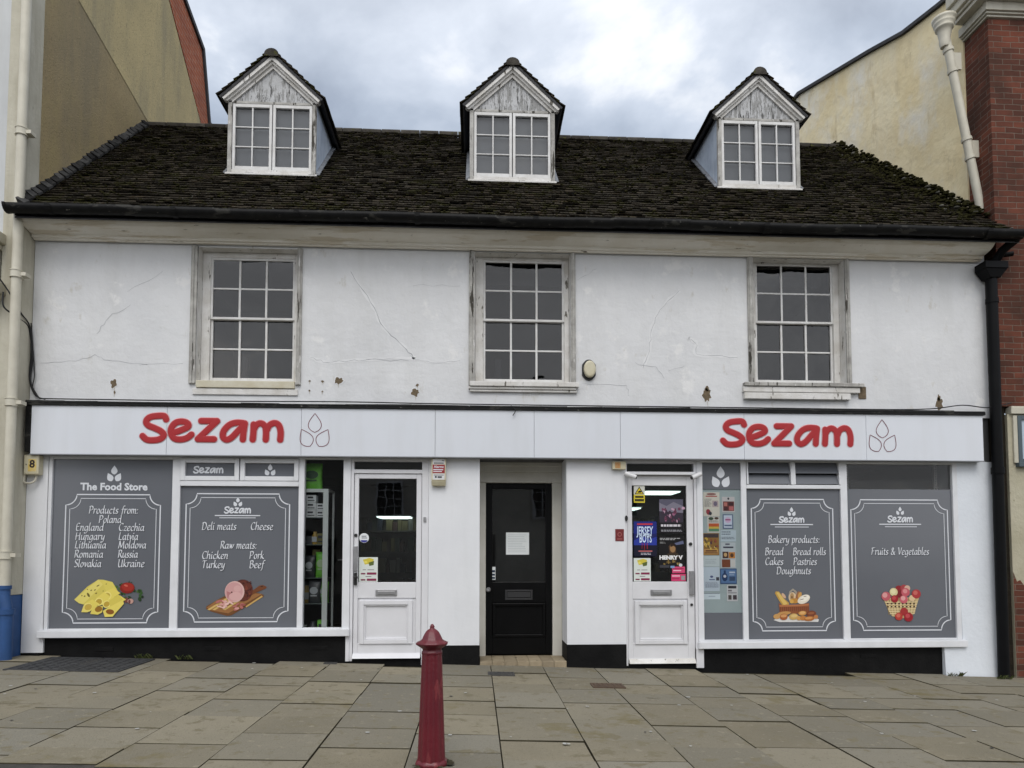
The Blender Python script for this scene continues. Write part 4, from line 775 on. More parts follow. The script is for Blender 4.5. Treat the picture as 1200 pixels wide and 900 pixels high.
g = MB(); g.quad((4.478,.04,2.10),(5.80,.04,2.10),(5.80,.04,2.405),(4.478,.04,2.405)); build('pane', g, m_glass, rf); g = MB(); g.quad((2.70,.0265,.615),(3.17,.0265,.615),(3.17,.0265,2.09),(2.70,.0265,2.09)); build('pane', g, m_clear, rf)
mb = MB(); logo(mb, 2.811,3.053,2.112,2.37, yv); border(mb, 3.30,4.304,.398,1.972, yv, r=.11); header(mb, (3.74,3.85), (3.637,3.949), (3.532,4.056,1.662), (3.586,4.003,1.634), (1.77,1.88), (1.688,1.764), yv)
words(mb, yv, [('Bakery products:',3.499,4.136,1.448),('Bread',3.458,3.685,1.302),('Bread rolls',3.801,4.209,1.302),('Cakes',3.456,3.682,1.183),('Pastries',3.804,4.095,1.183),('Doughnuts',3.593,4.019,1.073)])
build('lettering', mb, [m_white_ink, m_dark_ink], rf)
mb = MB(); border(mb, 4.53,5.74,.397,1.971, yv); header(mb, (5.088,5.202), (4.985,5.302), (4.88,5.404,1.668), (4.95,5.35,1.64), (1.788,1.89), (1.695,1.777), yv)
words(mb, yv, [('Fruits & Vegetables',4.77,5.494,1.305)]); build('lettering', mb, [m_white_ink, m_dark_ink], rf)
p = Pic((125,1000,160,815), (3.547,4.103,.498,.901), yv)
p.add([(125,770),(250,700),(900,720),(1000,760),(985,810),(240,810)],(214,212,208)).add(arc(510,330,95,0,180)[::1]+arc(510,330,62,180,0),(150,140,124)); p.add([(415,330),(440,215),(510,160),(580,215),(600,330),(570,330),(550,240),(510,200),(465,240),(450,330)],(158,150,136))
p.add([(160,250),(180,215),(240,220),(330,350),(430,440),(420,500),(310,500),(230,380)],(190,150,74)).add([(190,240),(235,235),(400,450),(330,490)],(214,182,102)); p.ell(330,300,28,60,(206,170,140),-35)
p.ell(500,340,72,108,(214,190,156),0).ell(490,330,40,84,(176,140,96)).ell(488,330,12,26,(70,44,30)).ell(600,320,40,110,(150,100,66),15).ell(640,290,34,64,(196,150,84),20).ell(540,400,90,50,(184,132,60)).ell(480,410,40,40,(206,160,80))
p.ell(715,370,130,78,(226,216,198),-28).ell(735,350,90,50,(236,230,216),-28); p.ell(680,370,36,7,(120,104,88),-10).ell(740,315,32,7,(120,104,88),-10)
p.add([(230,440),(300,490),(450,495),(640,465),(815,445),(815,610),(690,650),(250,640)],(140,82,52)).add([(240,480),(640,470),(810,455),(810,490),(640,505),(245,515)],(176,112,72))
for i in range(15): x = 255+i*38; p.add([(x,515),(x+13,515),(x+11,600),(x,600)],(108,58,38))
for x, y, a, b, c in ((190,700,70,50,(196,150,92)),(330,640,130,36,(190,142,84)),(320,710,78,62,(160,92,52)),(320,690,60,30,(206,150,96)),(510,705,90,62,(196,160,96)),(520,690,60,30,(216,184,120)),(680,640,78,46,(198,142,78)),(680,630,55,26,(220,172,108)),(610,735,45,44,(200,150,88)),(690,735,62,46,(188,124,64)),(850,650,95,60,(120,66,44)),(850,640,60,24,(150,92,60)),(810,745,105,46,(172,108,56)),(800,735,70,24,(206,146,86)),(940,710,40,40,(186,124,74))): p.ell(x,y,a,b,c,-6)
p.done(rf)
p = Pic((220,920,180,830), (4.881,5.374,.490,.934), yv)
p.add([(250,400),(890,390),(830,560),(800,680),(600,760),(400,720),(340,620)],(200,176,128))
for i in range(10): x = 290+i*58; p.add([(x,400),(x+14,400),(540+(x-540)*.78+10,700),(540+(x-540)*.78,700)],(150,126,82))
for j in range(6): p.add([(280+j*16,470+j*40),(860-j*12,465+j*40),(858-j*12,478+j*40),(282+j*16,483+j*40)],(226,206,160))
for i in range(8):
    for j in (0,1): p.ell(330+i*66, 500+j*52, 17, 15, (62,44,32), 0, 8)
for x, y, a, c in ((530,245,64,(140,38,42)),(620,225,60,(164,66,70)),(680,230,52,(206,170,150)),(550,330,70,(120,30,36)),(300,370,80,(188,92,100)),(280,350,45,(214,152,150)),(435,295,72,(212,200,150)),(430,285,44,(226,216,170)),(645,300,76,(190,88,98)),(640,280,40,(214,140,140)),(450,415,66,(154,36,44)),(440,400,34,(186,70,72)),(610,425,72,(196,96,104)),(600,405,40,(220,160,156)),(760,405,56,(216,186,146)),(835,330,80,(168,54,58)),(820,310,40,(196,100,92)),(610,640,70,(160,48,48)),(515,725,68,(176,60,50)),(505,710,36,(204,104,86)),(685,735,80,(150,32,42)),(670,715,40,(186,72,76))): p.ell(x,y,a,a,c)
p.done(rf)
# --- doors
mb = MB(); mb.box(-1.458,-1.425,.012,.1,.08,2.45); mb.box(-.635,-.557,.012,.1,.03,2.45); mb.box(-1.425,-.635,.014,.098,2.255,2.30); mb.box(-1.425,-.635,.014,.098,2.395,2.45); mb.box(-1.50,-1.458,.0,.12,.08,.374)
ld = build('shop_door', mb, m_door, shop, bevel=.004)
mb = MB(); mb.box(-1.42,-1.37,.03,.075,.115,2.25); mb.box(-.70,-.64,.03,.075,.115,2.25); mb.box(-1.37,-.70,.031,.074,2.195,2.25); mb.box(-1.37,-.70,.031,.074,.80,.985); mb.box(-1.37,-.70,.031,.074,.115,.29); mb.box(-1.37,-.70,.045,.07,.29,.80)
frame_rect(mb, -1.345,-.738,.275,.775,.05,.012,.045); frame_rect(mb, -1.295,-.788,.325,.725,.018,.026,.046)
build('leaf', mb, m_door, ld, bevel=.005)
mb = MB(); mb.hexa([(-1.42,-.03,.115),(-.645,-.03,.115),(-.645,.03,.115),(-1.42,.03,.115),(-1.42,.015,.165),(-.645,.015,.165),(-.645,.03,.165),(-1.42,.03,.165)]); build('weather_bar', mb, m_door, ld)
g = MB(); g.quad((-1.37,.05,.985),(-.70,.05,.985),(-.70,.05,2.195),(-1.37,.05,2.195)); g.cut(); g.quad((-1.425,.05,2.30),(-.635,.05,2.30),(-.635,.05,2.395),(-1.425,.05,2.395)); build('pane', g, m_doorglass, ld)
mb = MB(); mb.box(-1.166,-.917,.018,.032,.827,.901); mb.box(-1.14,-.943,.012,.02,.845,.885); build('letterbox', mb, m_alu, ld, bevel=.004)
mb = MB(); mb.box(-1.418,-1.375,-.006,.03,1.118,1.404); build('push_plate', mb, m_alu, ld, bevel=.003)
mb = MB(); mb.box(-1.412,-1.378,.0,.03,.955,1.095); mb.box(-1.405,-1.385,-.035,.0,1.03,1.06); mb.box(-1.405,-1.36,-.045,-.03,1.032,1.056); build('handle', mb, m_chrome, ld, bevel=.003)
mb = MB(); mb.tube([(-1.398,.03,1.53),(-1.398,.018,1.53)], .019, 14); build('lock', mb, m_chrome, ld)
mb = MB(); mb.box(-.615,-.585,-.004,.012,1.69,1.745); build('bell_push', mb, m_alu, ld, bevel=.002)
mb = MB(); mb.box(1.767,1.79,.012,.1,.0,2.45); mb.box(2.60,2.632,.012,.1,.0,2.45); mb.box(1.79,2.60,-.03,.098,2.255,2.29); mb.box(1.79,2.60,.014,.098,2.395,2.45); mb.box(2.60,2.69,.0,.12,-.03,.2)
rd = build('shop_door', mb, m_door, shop, bevel=.004)
mb = MB(); mb.box(1.795,1.853,.03,.075,.03,2.25); mb.box(2.513,2.595,.03,.075,.03,2.25); mb.box(1.853,2.513,.031,.074,2.13,2.25); mb.box(1.853,2.513,.031,.074,.78,.985); mb.box(1.853,2.513,.031,.074,.03,.27); mb.box(1.853,2.513,.045,.07,.27,.78)
frame_rect(mb, 1.875,2.502,.25,.76,.05,.012,.045); frame_rect(mb, 1.925,2.452,.30,.71,.018,.026,.046)
build('leaf', mb, mat('scuffed_white_door_paint', (.70,.70,.72), (.63,.63,.645), 3, .42, .4, spots=[((.26,.25,.24),.73,20,(1,1,.6))]), rd, bevel=.005)
mb = MB(); mb.hexa([(1.80,-.03,.03),(2.59,-.03,.03),(2.59,.03,.03),(1.80,.03,.03),(1.80,.015,.08),(2.59,.015,.08),(2.59,.03,.08),(1.80,.03,.08)]); build('weather_bar', mb, m_peel, rd)
g = MB(); g.quad((1.853,.05,.985),(2.513,.05,.985),(2.513,.05,2.13),(1.853,.05,2.13)); g.cut(); g.quad((1.79,.05,2.29),(2.60,.05,2.29),(2.60,.05,2.395),(1.79,.05,2.395)); build('pane', g, m_doorglass, rd)
mb = MB(); mb.box(2.065,2.32,.018,.032,.822,.892); mb.box(2.09,2.295,.012,.02,.838,.876); build('letterbox', mb, m_alu, rd, bevel=.004)
mb = MB(); mb.box(2.53,2.585,-.006,.03,.831,1.113); build('push_plate', mb, m_alu, rd, bevel=.003)
mb = MB(); mb.tube([(2.553,.03,1.432),(2.553,.015,1.432)], .02, 14); mb.cut(); mb.tube([(2.557,.03,.712),(2.557,.018,.712)], .016, 14); build('lock', mb, m_chrome, rd)
mb = MB(); mb.prismY(ell(1.776,1.735,.018,.034,0,18), -.01, .012); build('bell_push', mb, m_chrome, rd)
# recessed black door between the two shops
mb = MB(); YB = .45
mb.box(.042,.118,YB,YB+.1,.06,2.20); mb.box(.945,1.063,YB,YB+.1,.06,2.20); mb.box(.042,1.063,YB-.02,YB+.1,2.20,2.33); mb.box(.042,1.063,YB-.045,YB+.1,2.33,2.45); mb.box(.044,1.061,YB-.065,YB-.045,2.40,2.449)
bd = build('black_door', mb, mat('dull_cream_joinery', (.60, .585, .53), (.52, .50, .44), 3, .6, .3, spots=[((.2, .18, .14), .74, 18, (1, 1, .5))]), shop, bevel=.005)
mb = MB(); y0, y1 = YB+.04, YB+.085
mb.box(.12,.20,y0,y1,.075,2.195); mb.box(.865,.943,y0,y1,.075,2.195); mb.box(.20,.865,y0+.001,y1-.001,2.125,2.195); mb.box(.20,.865,y0+.001,y1-.001,.71,.965); mb.box(.20,.865,y0+.001,y1-.001,.075,.30); mb.box(.20,.865,y0+.018,y1-.01,.30,.71)
frame_rect(mb, .205,.86,.29,.705,.03,y0-.014,y0+.02)
build('leaf', mb, m_black, bd, bevel=.005)
g = MB(); ym = y0+.02; g.quad((.20,ym,.965),(.865,ym,.965),(.865,ym,2.125),(.20,ym,2.125)); build('pane', g, m_doorglass, bd)
mb = MB(); frame_rect(mb, .36,.70,.745,.87,.022,y0-.008,y0+.002); mb.box(.385,.675,y0-.004,y0+.002,.775,.84); build('letterbox', mb, mat('black_metal_plate', (.03,.03,.032), rough=.5), bd, bevel=.003)
mb = MB(); mb.lathe([(.012,0),(.012,.03),(.028,.04),(.03,.055),(.018,.068)], (0,0,0), 16)
mb.v = [(.152+v[0], y0-v[2], .875+v[1]) for v in mb.v]; build('handle', mb, m_alu, bd)
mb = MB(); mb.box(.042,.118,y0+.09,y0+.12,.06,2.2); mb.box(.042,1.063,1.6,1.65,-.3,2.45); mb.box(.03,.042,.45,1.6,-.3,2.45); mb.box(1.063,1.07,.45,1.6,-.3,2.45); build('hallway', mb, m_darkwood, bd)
mb = MB()
for i in range(7): mb.box(.048+i*.1447,.048+i*.1447+.142,-.002,.5,-.1,.062, 0, random.random())
build('doorstep', mb, m_stone, shop, bevel=.004)
# ------------------------------------------------------------------ fascia sign
fs = thing('fascia_sign', 'long pale fascia sign with red brush lettering and leaf outlines above both shop windows', 'sign', (.55, -.06, 2.43))
xs = [-5.0, -3.511, -2.007, -.478, .672, 1.688, 3.171, 4.662, 6.118]
for a, b in zip(xs[:-1], xs[1:]):
    mb = MB(); dy = random.uniform(0, .002); mb.box(a+.0018,b-.0018,-.12+dy,-.10,2.437,2.985); build('panel', mb, m_panel, fs, bevel=.0015)
mb = MB(); mb.box(-5.0,6.118,-.098,.0,2.43,2.985); mb.box(-5.005,6.122,-.123,-.09,2.428,2.436); build('backing_frame', mb, mat('sign_back_metal', (.3,.31,.33), rough=.5), fs)
mb = MB(); mb.box(-5.06,6.14,-.14,.0,2.988,3.02); x = -5.06
while x < 6.1:
    l_ = random.uniform(.3, .9); x1 = min(6.14, x+l_); mb.hexa([(x,-.145,3.02),(x1-.004,-.145,3.02),(x1-.004,0,3.02),(x,0,3.02),(x,-.13,3.032+random.uniform(0,.012)),(x1-.004,-.13,3.032+random.uniform(0,.012)),(x1-.004,-.003,3.055),(x,-.003,3.055)]); x = x1
mb.box(-5.06,-5.002,-.125,.0,2.46,2.988)
build('lead_capping', mb, m_gutter, fs)
for sx, lx in (((-3.796,-2.204,2.580,2.899),(-2.036,-1.671,2.537,2.930)), ((2.891,4.499,2.588,2.905),(4.675,5.044,2.533,2.929))):
    mb = MB(); shopname(mb, sx[0], sx[1], sx[2], sx[3], -.1215, 1, .007, 12, .03); shopname(mb, sx[0], sx[1], sx[2], sx[3], -.1232, 0, 0, 14, .035); build('lettering', mb, [m_red, m_pink], fs)
    mb = MB(); logo(mb, *lx, -.1225, 0, .0075); build('leaf_emblem', mb, m_redline, fs)
# ------------------------------------------------------------------ things on the shop
t = thing('alarm_bell_box', 'oval cream alarm bell box on a black back plate right of the middle sash window', 'alarm', (1.338,0,3.38))
mb = MB(); q = ell(1.338,3.506,.088,.128,0,24); mb.prismY([(p[0] if abs(p[0]-1.338) < .07 else 1.338+math.copysign(.082, p[0]-1.338), p[1]) for p in q], -.012, 0); build('back_plate', mb, m_chrome, t)
mb = MB(); mb.prismY(ell(1.342,3.508,.072,.102,0,24), -.075, -.012); build('cover', mb, m_ivplast, t, bevel=.02)
t = thing('house_number_box', 'yellowed meter box with a worn sticker reading 8 beside the left shop window', 'box', (-5.0,-.05,2.2))
mb = MB(); mb.box(-5.085,-4.92,-.09,0,2.205,2.43); build('cover', mb, m_ivplast, t, bevel=.012)
mb = MB(); mb.box(-5.035,-4.945,-.0915,-.089,2.24,2.38); build('sticker', mb, mat('worn_yellow_sticker', (.66,.46,.09), (.62,.55,.33), 14, .5), t)
mb = MB(); mb.text('8', -4.99, 2.285, .12, -.0925, 0, 'CENTER', bold=.004); mb.poly([(-5.06,2.31),(-5.05,2.31),(-5.05,2.325),(-5.06,2.325)], -.0925); build('number', mb, mat('black_print', (.03,.02,.02), rough=.5), t)
mb = MB(); mb.tube(bez([(-5.09,-.04,2.25),(-5.10,-.05,2.13),(-5.03,-.06,2.11),(-4.98,-.05,2.14),(-4.97,-.04,2.21)]), .012, 8); build('cable_loop', mb, m_ivory, t)
t = thing('burglar_alarm_box', 'cream alarm box with red and white labels high on the pier beside the left door', 'alarm', (-.44,0,2.10))
mb = MB(); mb.box(-.522,-.355,-.075,0,2.165,2.425); mb.hexa([(-.518,-.055,2.105),(-.359,-.055,2.105),(-.359,0,2.105),(-.518,0,2.105),(-.522,-.082,2.162),(-.355,-.082,2.162),(-.355,0,2.162),(-.522,0,2.162)]); build('cover', mb, m_ivplast, t, bevel=.006)
mb = MB(); mb.box(-.505,-.37,-.0765,-.074,2.355,2.418); mb.box(-.505,-.37,-.0765,-.074,2.175,2.245); build('white_label', mb, m_whplast, t)
mb = MB(); mb.box(-.508,-.367,-.0768,-.074,2.25,2.35); build('red_label', mb, mat('red_label_print', (.28,.02,.025), rough=.45), t)
mb = MB(); mb.text('Alarms', 0, 2.312, .04, -.078, 1, fit=(-.495,-.38), bold=.001); mb.box(-.50,-.385,-.0779,-.0768,2.285,2.297,1); mb.box(-.50,-.40,-.0779,-.0768,2.265,2.275,1); mb.box(-.495,-.38,-.0776,-.0765,2.362,2.374); mb.poly([(-.40,2.405),(-.375,2.40),(-.38,2.388),(-.395,2.395)], -.0778); mb.box(-.495,-.38,-.0776,-.0765,2.225,2.232); mb.box(-.48,-.46,-.0776,-.0765,2.195,2.218); mb.box(-.45,-.40,-.0776,-.0765,2.195,2.215); build('lettering', mb, [m_dark_ink, m_white_ink], t)
t = thing('sensor_box', 'small yellowed sensor box with orange label tucked under the sign by the right door', 'sensor', (1.69,0,2.31))
mb = MB(); mb.box(1.605,1.765,-.06,0,2.312,2.408); build('cover', mb, m_ivplast, t, bevel=.006)
mb = MB(); mb.box(1.635,1.70,-.0615,-.059,2.325,2.395); build('label_print', mb, mat('orange_label', (.45,.16,.04), (.5,.35,.15), 20, .5), t)
for x, s_, lab in ((1.80,1,'small white bullet camera above the left corner of the poster covered door'), (2.615,-1,'small white bullet camera above the right corner of the poster covered door')):
    t = thing('security_camera', lab, 'camera', (x,0,2.2), 'cameras above the poster covered door')
    mb = MB(); mb.tube([(x-.03*s_,.01,2.262),(x-.03*s_,-.06,2.262)], .022, 12); build('bracket', mb, m_whplast, t)
    mb = MB(); mb.tube([(x-.045*s_,-.065,2.262),(x+.075*s_,-.10,2.212)], .027, 14); build('body', mb, m_whplast, t)
    mb = MB(); mb.tube([(x+.0745*s_,-.0995,2.2125),(x+.082*s_,-.102,2.21)], .021, 14); build('lens', mb, m_chrome, t)
mb = MB(); mb.box(1.643,1.745,-.006,0,1.467,1.608); mb.poly(ell(1.694,1.545,.026,.026,0,14), -.0066, 1); mb.box(1.662,1.726,-.0068,-.006,1.485,1.495,1); mb.poly(ell(1.694,1.545,.018,.018,0,14), -.0072, 0)
tag(build('fire_notice', mb, [mat('dull_red_notice', (.16,.018,.02), rough=.5), mat('faded_red_print', (.38,.12,.11), rough=.5)]), 'small dark red notice plate on the white pier left of the poster covered door', 'notice')
# ------------------------------------------------------------------ posters in the doors
def sheet(name, x0, x1, z0, z1, y, base, shapes, label, cat, group=None, texts=()):
    mb = MB(); mats = [ink(srgb(*base), .5)]
    mb.box(x0,x1,y,y+.0012,z0,z1)
    k = 0
    for pts, col in shapes:
        m_ = ink(srgb(*col), .5)
        if m_ not in mats: mats.append(m_)
        k += 1; mb.poly([(x0+(x1-x0)*p[0], z1-(z1-z0)*p[1]) for p in pts], y-.0003-.00012*k, mats.index(m_))
    for txt, fx0, fx1, fz, h, col, bold in texts:
        m_ = ink(srgb(*col), .5)
        if m_ not in mats: mats.append(m_)
        mb.text(txt, 0, z1-(z1-z0)*fz, h, y-.0004-.00012*(k+1), mats.index(m_), fit=(x0+(x1-x0)*fx0, x0+(x1-x0)*fx1), bold=bold)
    return tag(build(name, mb, mats), label, cat, group)
def rc(a, b, c, d): return [(a, c), (b, c), (b, d), (a, d)]
def lines(x0, x1, z0, z1, n, col, seed=1, gap=.5):
    r_ = random.Random(seed); o = []; h = (z1-z0)/n
    for i in range(n):
        e_ = x1-(x1-x0)*r_.choice((0,.05,.1,.3)); x = x0
        while x < e_:
            w = r_.uniform(.05, .16); o.append((rc(x, min(e_, x+w), z0+i*h, z0+i*h+h*gap), col)); x += w+.025
    return o
YP = .044
sheet('warning_sticker', 1.879,2.012,1.925,2.130, YP, (214,196,60), [(rc(0,1,.0,.52),(206,206,196)),([(.5,.05),(.93,.5),(.07,.5)],(30,28,20)),([(.5,.14),(.82,.46),(.18,.46)],(222,196,40)),([(.32,.38),(.55,.27),(.72,.33),(.66,.41),(.45,.42)],(30,28,20)),(rc(.12,.88,.60,.72),(60,54,20)),(rc(.08,.92,.78,.92),(60,54,20))], 'yellow and white warning triangle sticker in the top corner of the poster covered door', 'sticker')
sheet('theatre_poster', 1.874,2.151,1.285,1.701, YP, (24,30,92), [(rc(0,1,0,.35),(28,40,120)),(rc(0,1,.66,1),(18,18,40)),([(.0,.55),(.35,.42),(.7,.5),(1,.44),(1,.68),(0,.68)],(40,56,150)),(rc(.15,.82,.055,.10),(190,52,60)),([(.35,.62),(.38,.62),(.36,.78),(.34,.78)],(150,30,40)),([(.45,.62),(.48,.62),(.47,.82),(.45,.82)],(150,30,40)),([(.56,.62),(.59,.62),(.6,.79),(.57,.79)],(150,30,40)),(rc(.2,.8,.835,.865),(196,110,110))]+lines(.3,.75,.90,.97,2,(190,190,200),4), 'deep blue theatre poster with pale lettering on the left of the right shop door', 'poster', None, [('JERSEY',.12,.84,.38,.14,(205,222,244),.003),('BOYS',.25,.78,.60,.14,(205,222,244),.003)])
sh = [(rc(0,1,0,.3),(86,84,100)),([(0,.1),(.3,.2),(.6,.08),(1,.2),(1,.4),(0,.35)],(120,116,130)),(rc(0,1,.68,1),(22,20,24))]
r_ = random.Random(5)
for i in range(34): sh.append((ell(r_.gauss(.5,.2), r_.uniform(.25,.66), r_.uniform(.03,.09), r_.uniform(.02,.05), r_.uniform(0,90), 7), r_.choice(((150,96,124),(96,52,72),(60,44,60),(186,150,170),(110,60,84)))))
sheet('film_poster', 2.185,2.474,1.560,1.968, YP, (52,46,58), sh+lines(.06,.94,.74,.82,1,(205,200,206),21,.8)+lines(.06,.94,.90,.96,2,(170,170,176),8), 'grey and pink picture poster at the upper right of the right shop door', 'poster', None, [])
sh = [([(.4,.30),(.5,.2),(.66,.28),(.70,.45),(.62,.6),(.45,.58)],(74,52,34)),(ell(.56,.36,.11,.13,0,14),(150,116,78)),([(.48,.2),(.66,.22),(.7,.36),(.6,.28),(.48,.32)],(40,26,18)),([(.35,.52),(.75,.50),(.85,.66),(.25,.68)],(56,44,30))]
for i in range(14): sh.append((ell(r_.uniform(.1,.85), r_.uniform(.72,.86), .05, .03, r_.uniform(0,90), 7), r_.choice(((126,104,56),(80,64,40),(150,128,80)))))
sh += lines(.06,.9,.04,.12,2,(176,176,176),3)+lines(.06,.3,.16,.22,2,(150,150,150),9)+[([(.62,.2),(.97,.12),(1,.22),(.7,.26)],(92,98,126)),(ell(.86,.88,.07,.05,0,12),(206,206,214)),(rc(.04,.42,.88,.96),(60,60,66)),(rc(.46,.62,.9,.97),(120,150,190))]
sheet('theatre_poster', 2.170,2.478,1.135,1.519, YP, (16,15,17), sh, 'near black theatre poster with a lit face and white title, lower right of the door', 'poster', None, [('HENRY V',.03,.95,.70,.062,(226,226,226),.004)])
CH = [([(.2,.1),(.55,.03),(.78,.08),(.75,.25),(.3,.3)],(206,190,70)),([(.5,.22),(.8,.15),(.78,.32),(.55,.36)],(90,104,50)),(ell(.35,.2,.09,.05,0,10),(226,214,100))]
CH += [(rc(.2,.38,.50,.525),(110,100,104)),(rc(.45,.8,.50,.525),(110,100,104)),(rc(.1,.34,.64,.70),(120,40,70)),(rc(.42,.93,.62,.71),(130,44,76)),(rc(.35,.66,.775,.80),(110,100,104)),(rc(.1,.34,.89,.95),(120,40,70)),(rc(.42,.93,.87,.96),(130,44,76))]
sheet('opening_hours_sign', 1.870,2.075,.990,1.265, YP, (214,220,214), CH, 'white opening hours sheet with a cheese picture in the right shop door', 'notice')
sheet('opening_hours_sign', -1.360,-1.145,.990,1.276, YP, (214,220,214), CH, 'white opening hours sheet with a cheese picture in the left shop door', 'notice')
mb = MB(); mb.prismY(ell(-1.306,1.50,.056,.056,0,24), YP, YP+.0012); mb.poly([(-1.35,1.475),(-1.262,1.475),(-1.275,1.455),(-1.306,1.446),(-1.336,1.455)], YP-.0004, 1); mb.box(-1.335,-1.28,YP-.0006,YP,1.515,1.525,2); mb.box(-1.335,-1.27,YP-.0006,YP,1.495,1.505,2)
tag(build('round_sticker', mb, [m_paper, ink(srgb(60,60,140)), ink(srgb(110,110,120))]), 'round white and blue sticker beside the push plate of the left shop door', 'sticker')
sheet('pink_flyer', 2.332,2.487,1.088,1.163, YP-.003, (208,72,116), [(rc(.08,.9,.25,.4),(150,40,76)),(rc(.08,.7,.55,.7),(236,190,206))], 'small bright pink flyer, the upper of two in the poster covered door', 'flyer', 'pink flyers in the door')
sheet('pink_flyer', 2.321,2.496,.991,1.076, YP-.003, (204,64,110), [(rc(.05,.6,.2,.36),(236,190,206)),(rc(.05,.55,.6,.72),(150,40,76)),(rc(.68,.95,.25,.85),(150,150,150))], 'small bright pink flyer, the lower of two in the poster covered door', 'flyer', 'pink flyers in the door')
mb = MB(); y = YB+.057; mb.box(.371,.659,y,y+.001,1.306,1.582)
for i in range(11): mb.box(.395,.395+random.uniform(.17,.24),y-.0006,y,1.55-i*.021,1.5535-i*.021,1)
tag(build('paper_notice', mb, [m_paper, ink(srgb(170,180,180))]), 'square white paper taped inside the glass of the black door', 'notice')
mb = MB(); y = YB+.057; mb.box(.187,.24,y,y+.001,.995,1.155); mb.box(.192,.235,y-.0006,y,1.085,1.115,1); mb.box(.192,.235,y-.0006,y,1.045,1.07,1); mb.box(.192,.235,y-.0006,y,1.005,1.03,1)
tag(build('door_sticker', mb, [m_paper, ink(srgb(50,60,80))]), 'narrow white sticker with dark boxes low on the glass of the black door', 'sticker')
# ------------------------------------------------------------------ notices on the board
YN = .036
def note(x0, x1, z0, z1, base, shapes, label, cat='notice', texts=()): sheet('paper_notice', x0, x1, z0, z1, YN, base, shapes, label, cat, 'papers on the notice board', texts)
DK = (90,92,104)
note(2.718,2.918,1.765,2.055, (212,208,196), [(ell(.5,.08,.3,.05,0,12),(150,110,104)),(rc(.15,.85,.15,.19),(170,60,60)),(rc(.55,.92,.35,.62),(186,170,168)),(ell(.74,.48,.12,.1,0,10),(120,110,130)),(ell(.3,.82,.14,.12,20,10),(150,60,70)),(ell(.42,.88,.1,.08,0,8),(60,60,70))]+lines(.08,.5,.28,.62,7,(160,158,156),2), 'cream leaflet with small pictures at the top left of the notice board')
note(2.765,2.914,1.568,1.760, (206,204,196), [(ell(.3,.12,.22,.10,0,9),(60,80,60)),(ell(.75,.1,.18,.08,0,9),(80,60,50)),(rc(.1,.95,.42,.62),(190,90,50)),(rc(.1,.95,.62,.75),(206,180,80)),(rc(.1,.95,.75,.92),(96,140,110))]+lines(.1,.9,.24,.38,2,(120,110,110),5), 'white leaflet with an orange and green stripe above the yellow poster')
sh = [(rc(.04,.96,.03,.2),(70,58,60)),(rc(.06,.94,.72,.97),(196,150,90))]
for i in range(26): sh.append((ell(r_.uniform(.1,.9), r_.uniform(.25,.72), r_.uniform(.05,.13), r_.uniform(.03,.07), r_.uniform(0,90), 8), r_.choice(((206,170,70),(150,80,60),(90,60,70),(220,190,120),(120,100,60)))))
note(2.708,2.904,1.300,1.562, (150,112,56), sh+[(rc(.15,.85,.78,.83),(90,50,40)),(rc(.1,.9,.88,.91),(90,50,40))], 'busy yellow and brown poster on the left of the notice board', 'poster')
note(2.715,2.905,1.165,1.292, (196,206,208), lines(.1,.8,.3,.8,3,(178,188,192),6), 'blank looking curled white sheet below the yellow poster')
note(2.710,2.904,.870,1.158, (192,204,214), [(ell(.5,.4,.1,.05,0,10),(90,100,140)),(rc(.78,.97,.42,.56),(70,70,80)),(rc(.35,.7,.5,.54),(90,100,140))]+lines(.1,.92,.62,.86,5,(150,158,172),7), 'white letter with a small blue badge low on the notice board')
note(2.706,2.908,.772,.848, (208,220,226), [(rc(.02,.98,.0,.1),(120,130,140)),(rc(.3,.7,.45,.55),(150,160,180))], 'folded white strip of paper at the foot of the left column of the notice board')
note(2.948,3.102,1.815,2.0, (200,196,196), [(rc(.08,.95,.30,.92),(112,58,56)),(rc(.15,.4,.36,.6),(190,120,110)),(rc(.5,.88,.36,.56),(70,40,44)),(rc(.15,.45,.66,.88),(80,44,48)),(rc(.55,.9,.62,.88),(190,110,110)),(ell(.5,.12,.08,.08,0,8),(60,60,66))], 'white sheet with dark red photos at the top right of the notice board')
note(2.953,3.080,1.615,1.790, (96,112,140), [(rc(.1,.9,.07,.93),(196,206,220)),(ell(.5,.4,.3,.2,0,14),(206,180,206)),(rc(.25,.75,.34,.42),(150,60,110)),(rc(.15,.85,.72,.82),(96,112,140))], 'framed blue and white flyer with a pink oval on the notice board', 'flyer')
note(2.925,3.112,1.462,1.598, (186,200,208), lines(.06,.9,.12,.5,2,(60,64,84),12,.35)+lines(.06,.95,.6,.85,2,(90,94,110),13,.3), 'handwritten white note above the collage of food photos')
note(2.926,3.104,1.145,1.452, (188,196,200), [(rc(.3,.6,.04,.1),(90,90,104)),(rc(.15,.85,.16,.22),(60,60,76)),(rc(.1,.5,.36,.62),(74,50,44)),(ell(.3,.48,.12,.08,0,9),(206,170,120)),(rc(.52,.95,.38,.62),(196,130,60)),(rc(.05,.62,.66,.97),(124,70,46)),(rc(.65,.95,.68,.95),(206,204,200)),(ell(.74,.5,.12,.08,0,9),(90,60,40))], 'white sheet with a collage of brown food photos on the notice board')
note(2.910,3.113,.955,1.140, (62,88,126), [(rc(.06,.95,.06,.92),(92,124,166)),(ell(.28,.55,.17,.28,0,12),(36,60,100)),(ell(.28,.5,.09,.1,0,10),(206,210,220)),(rc(.22,.34,.12,.3),(36,60,100)),(rc(.55,.9,.2,.3),(196,206,220)),(rc(.55,.85,.38,.44),(160,176,200)),(rc(.55,.9,.52,.8),(60,80,110))], 'blue flyer picturing a dark bottle on the notice board', 'flyer')
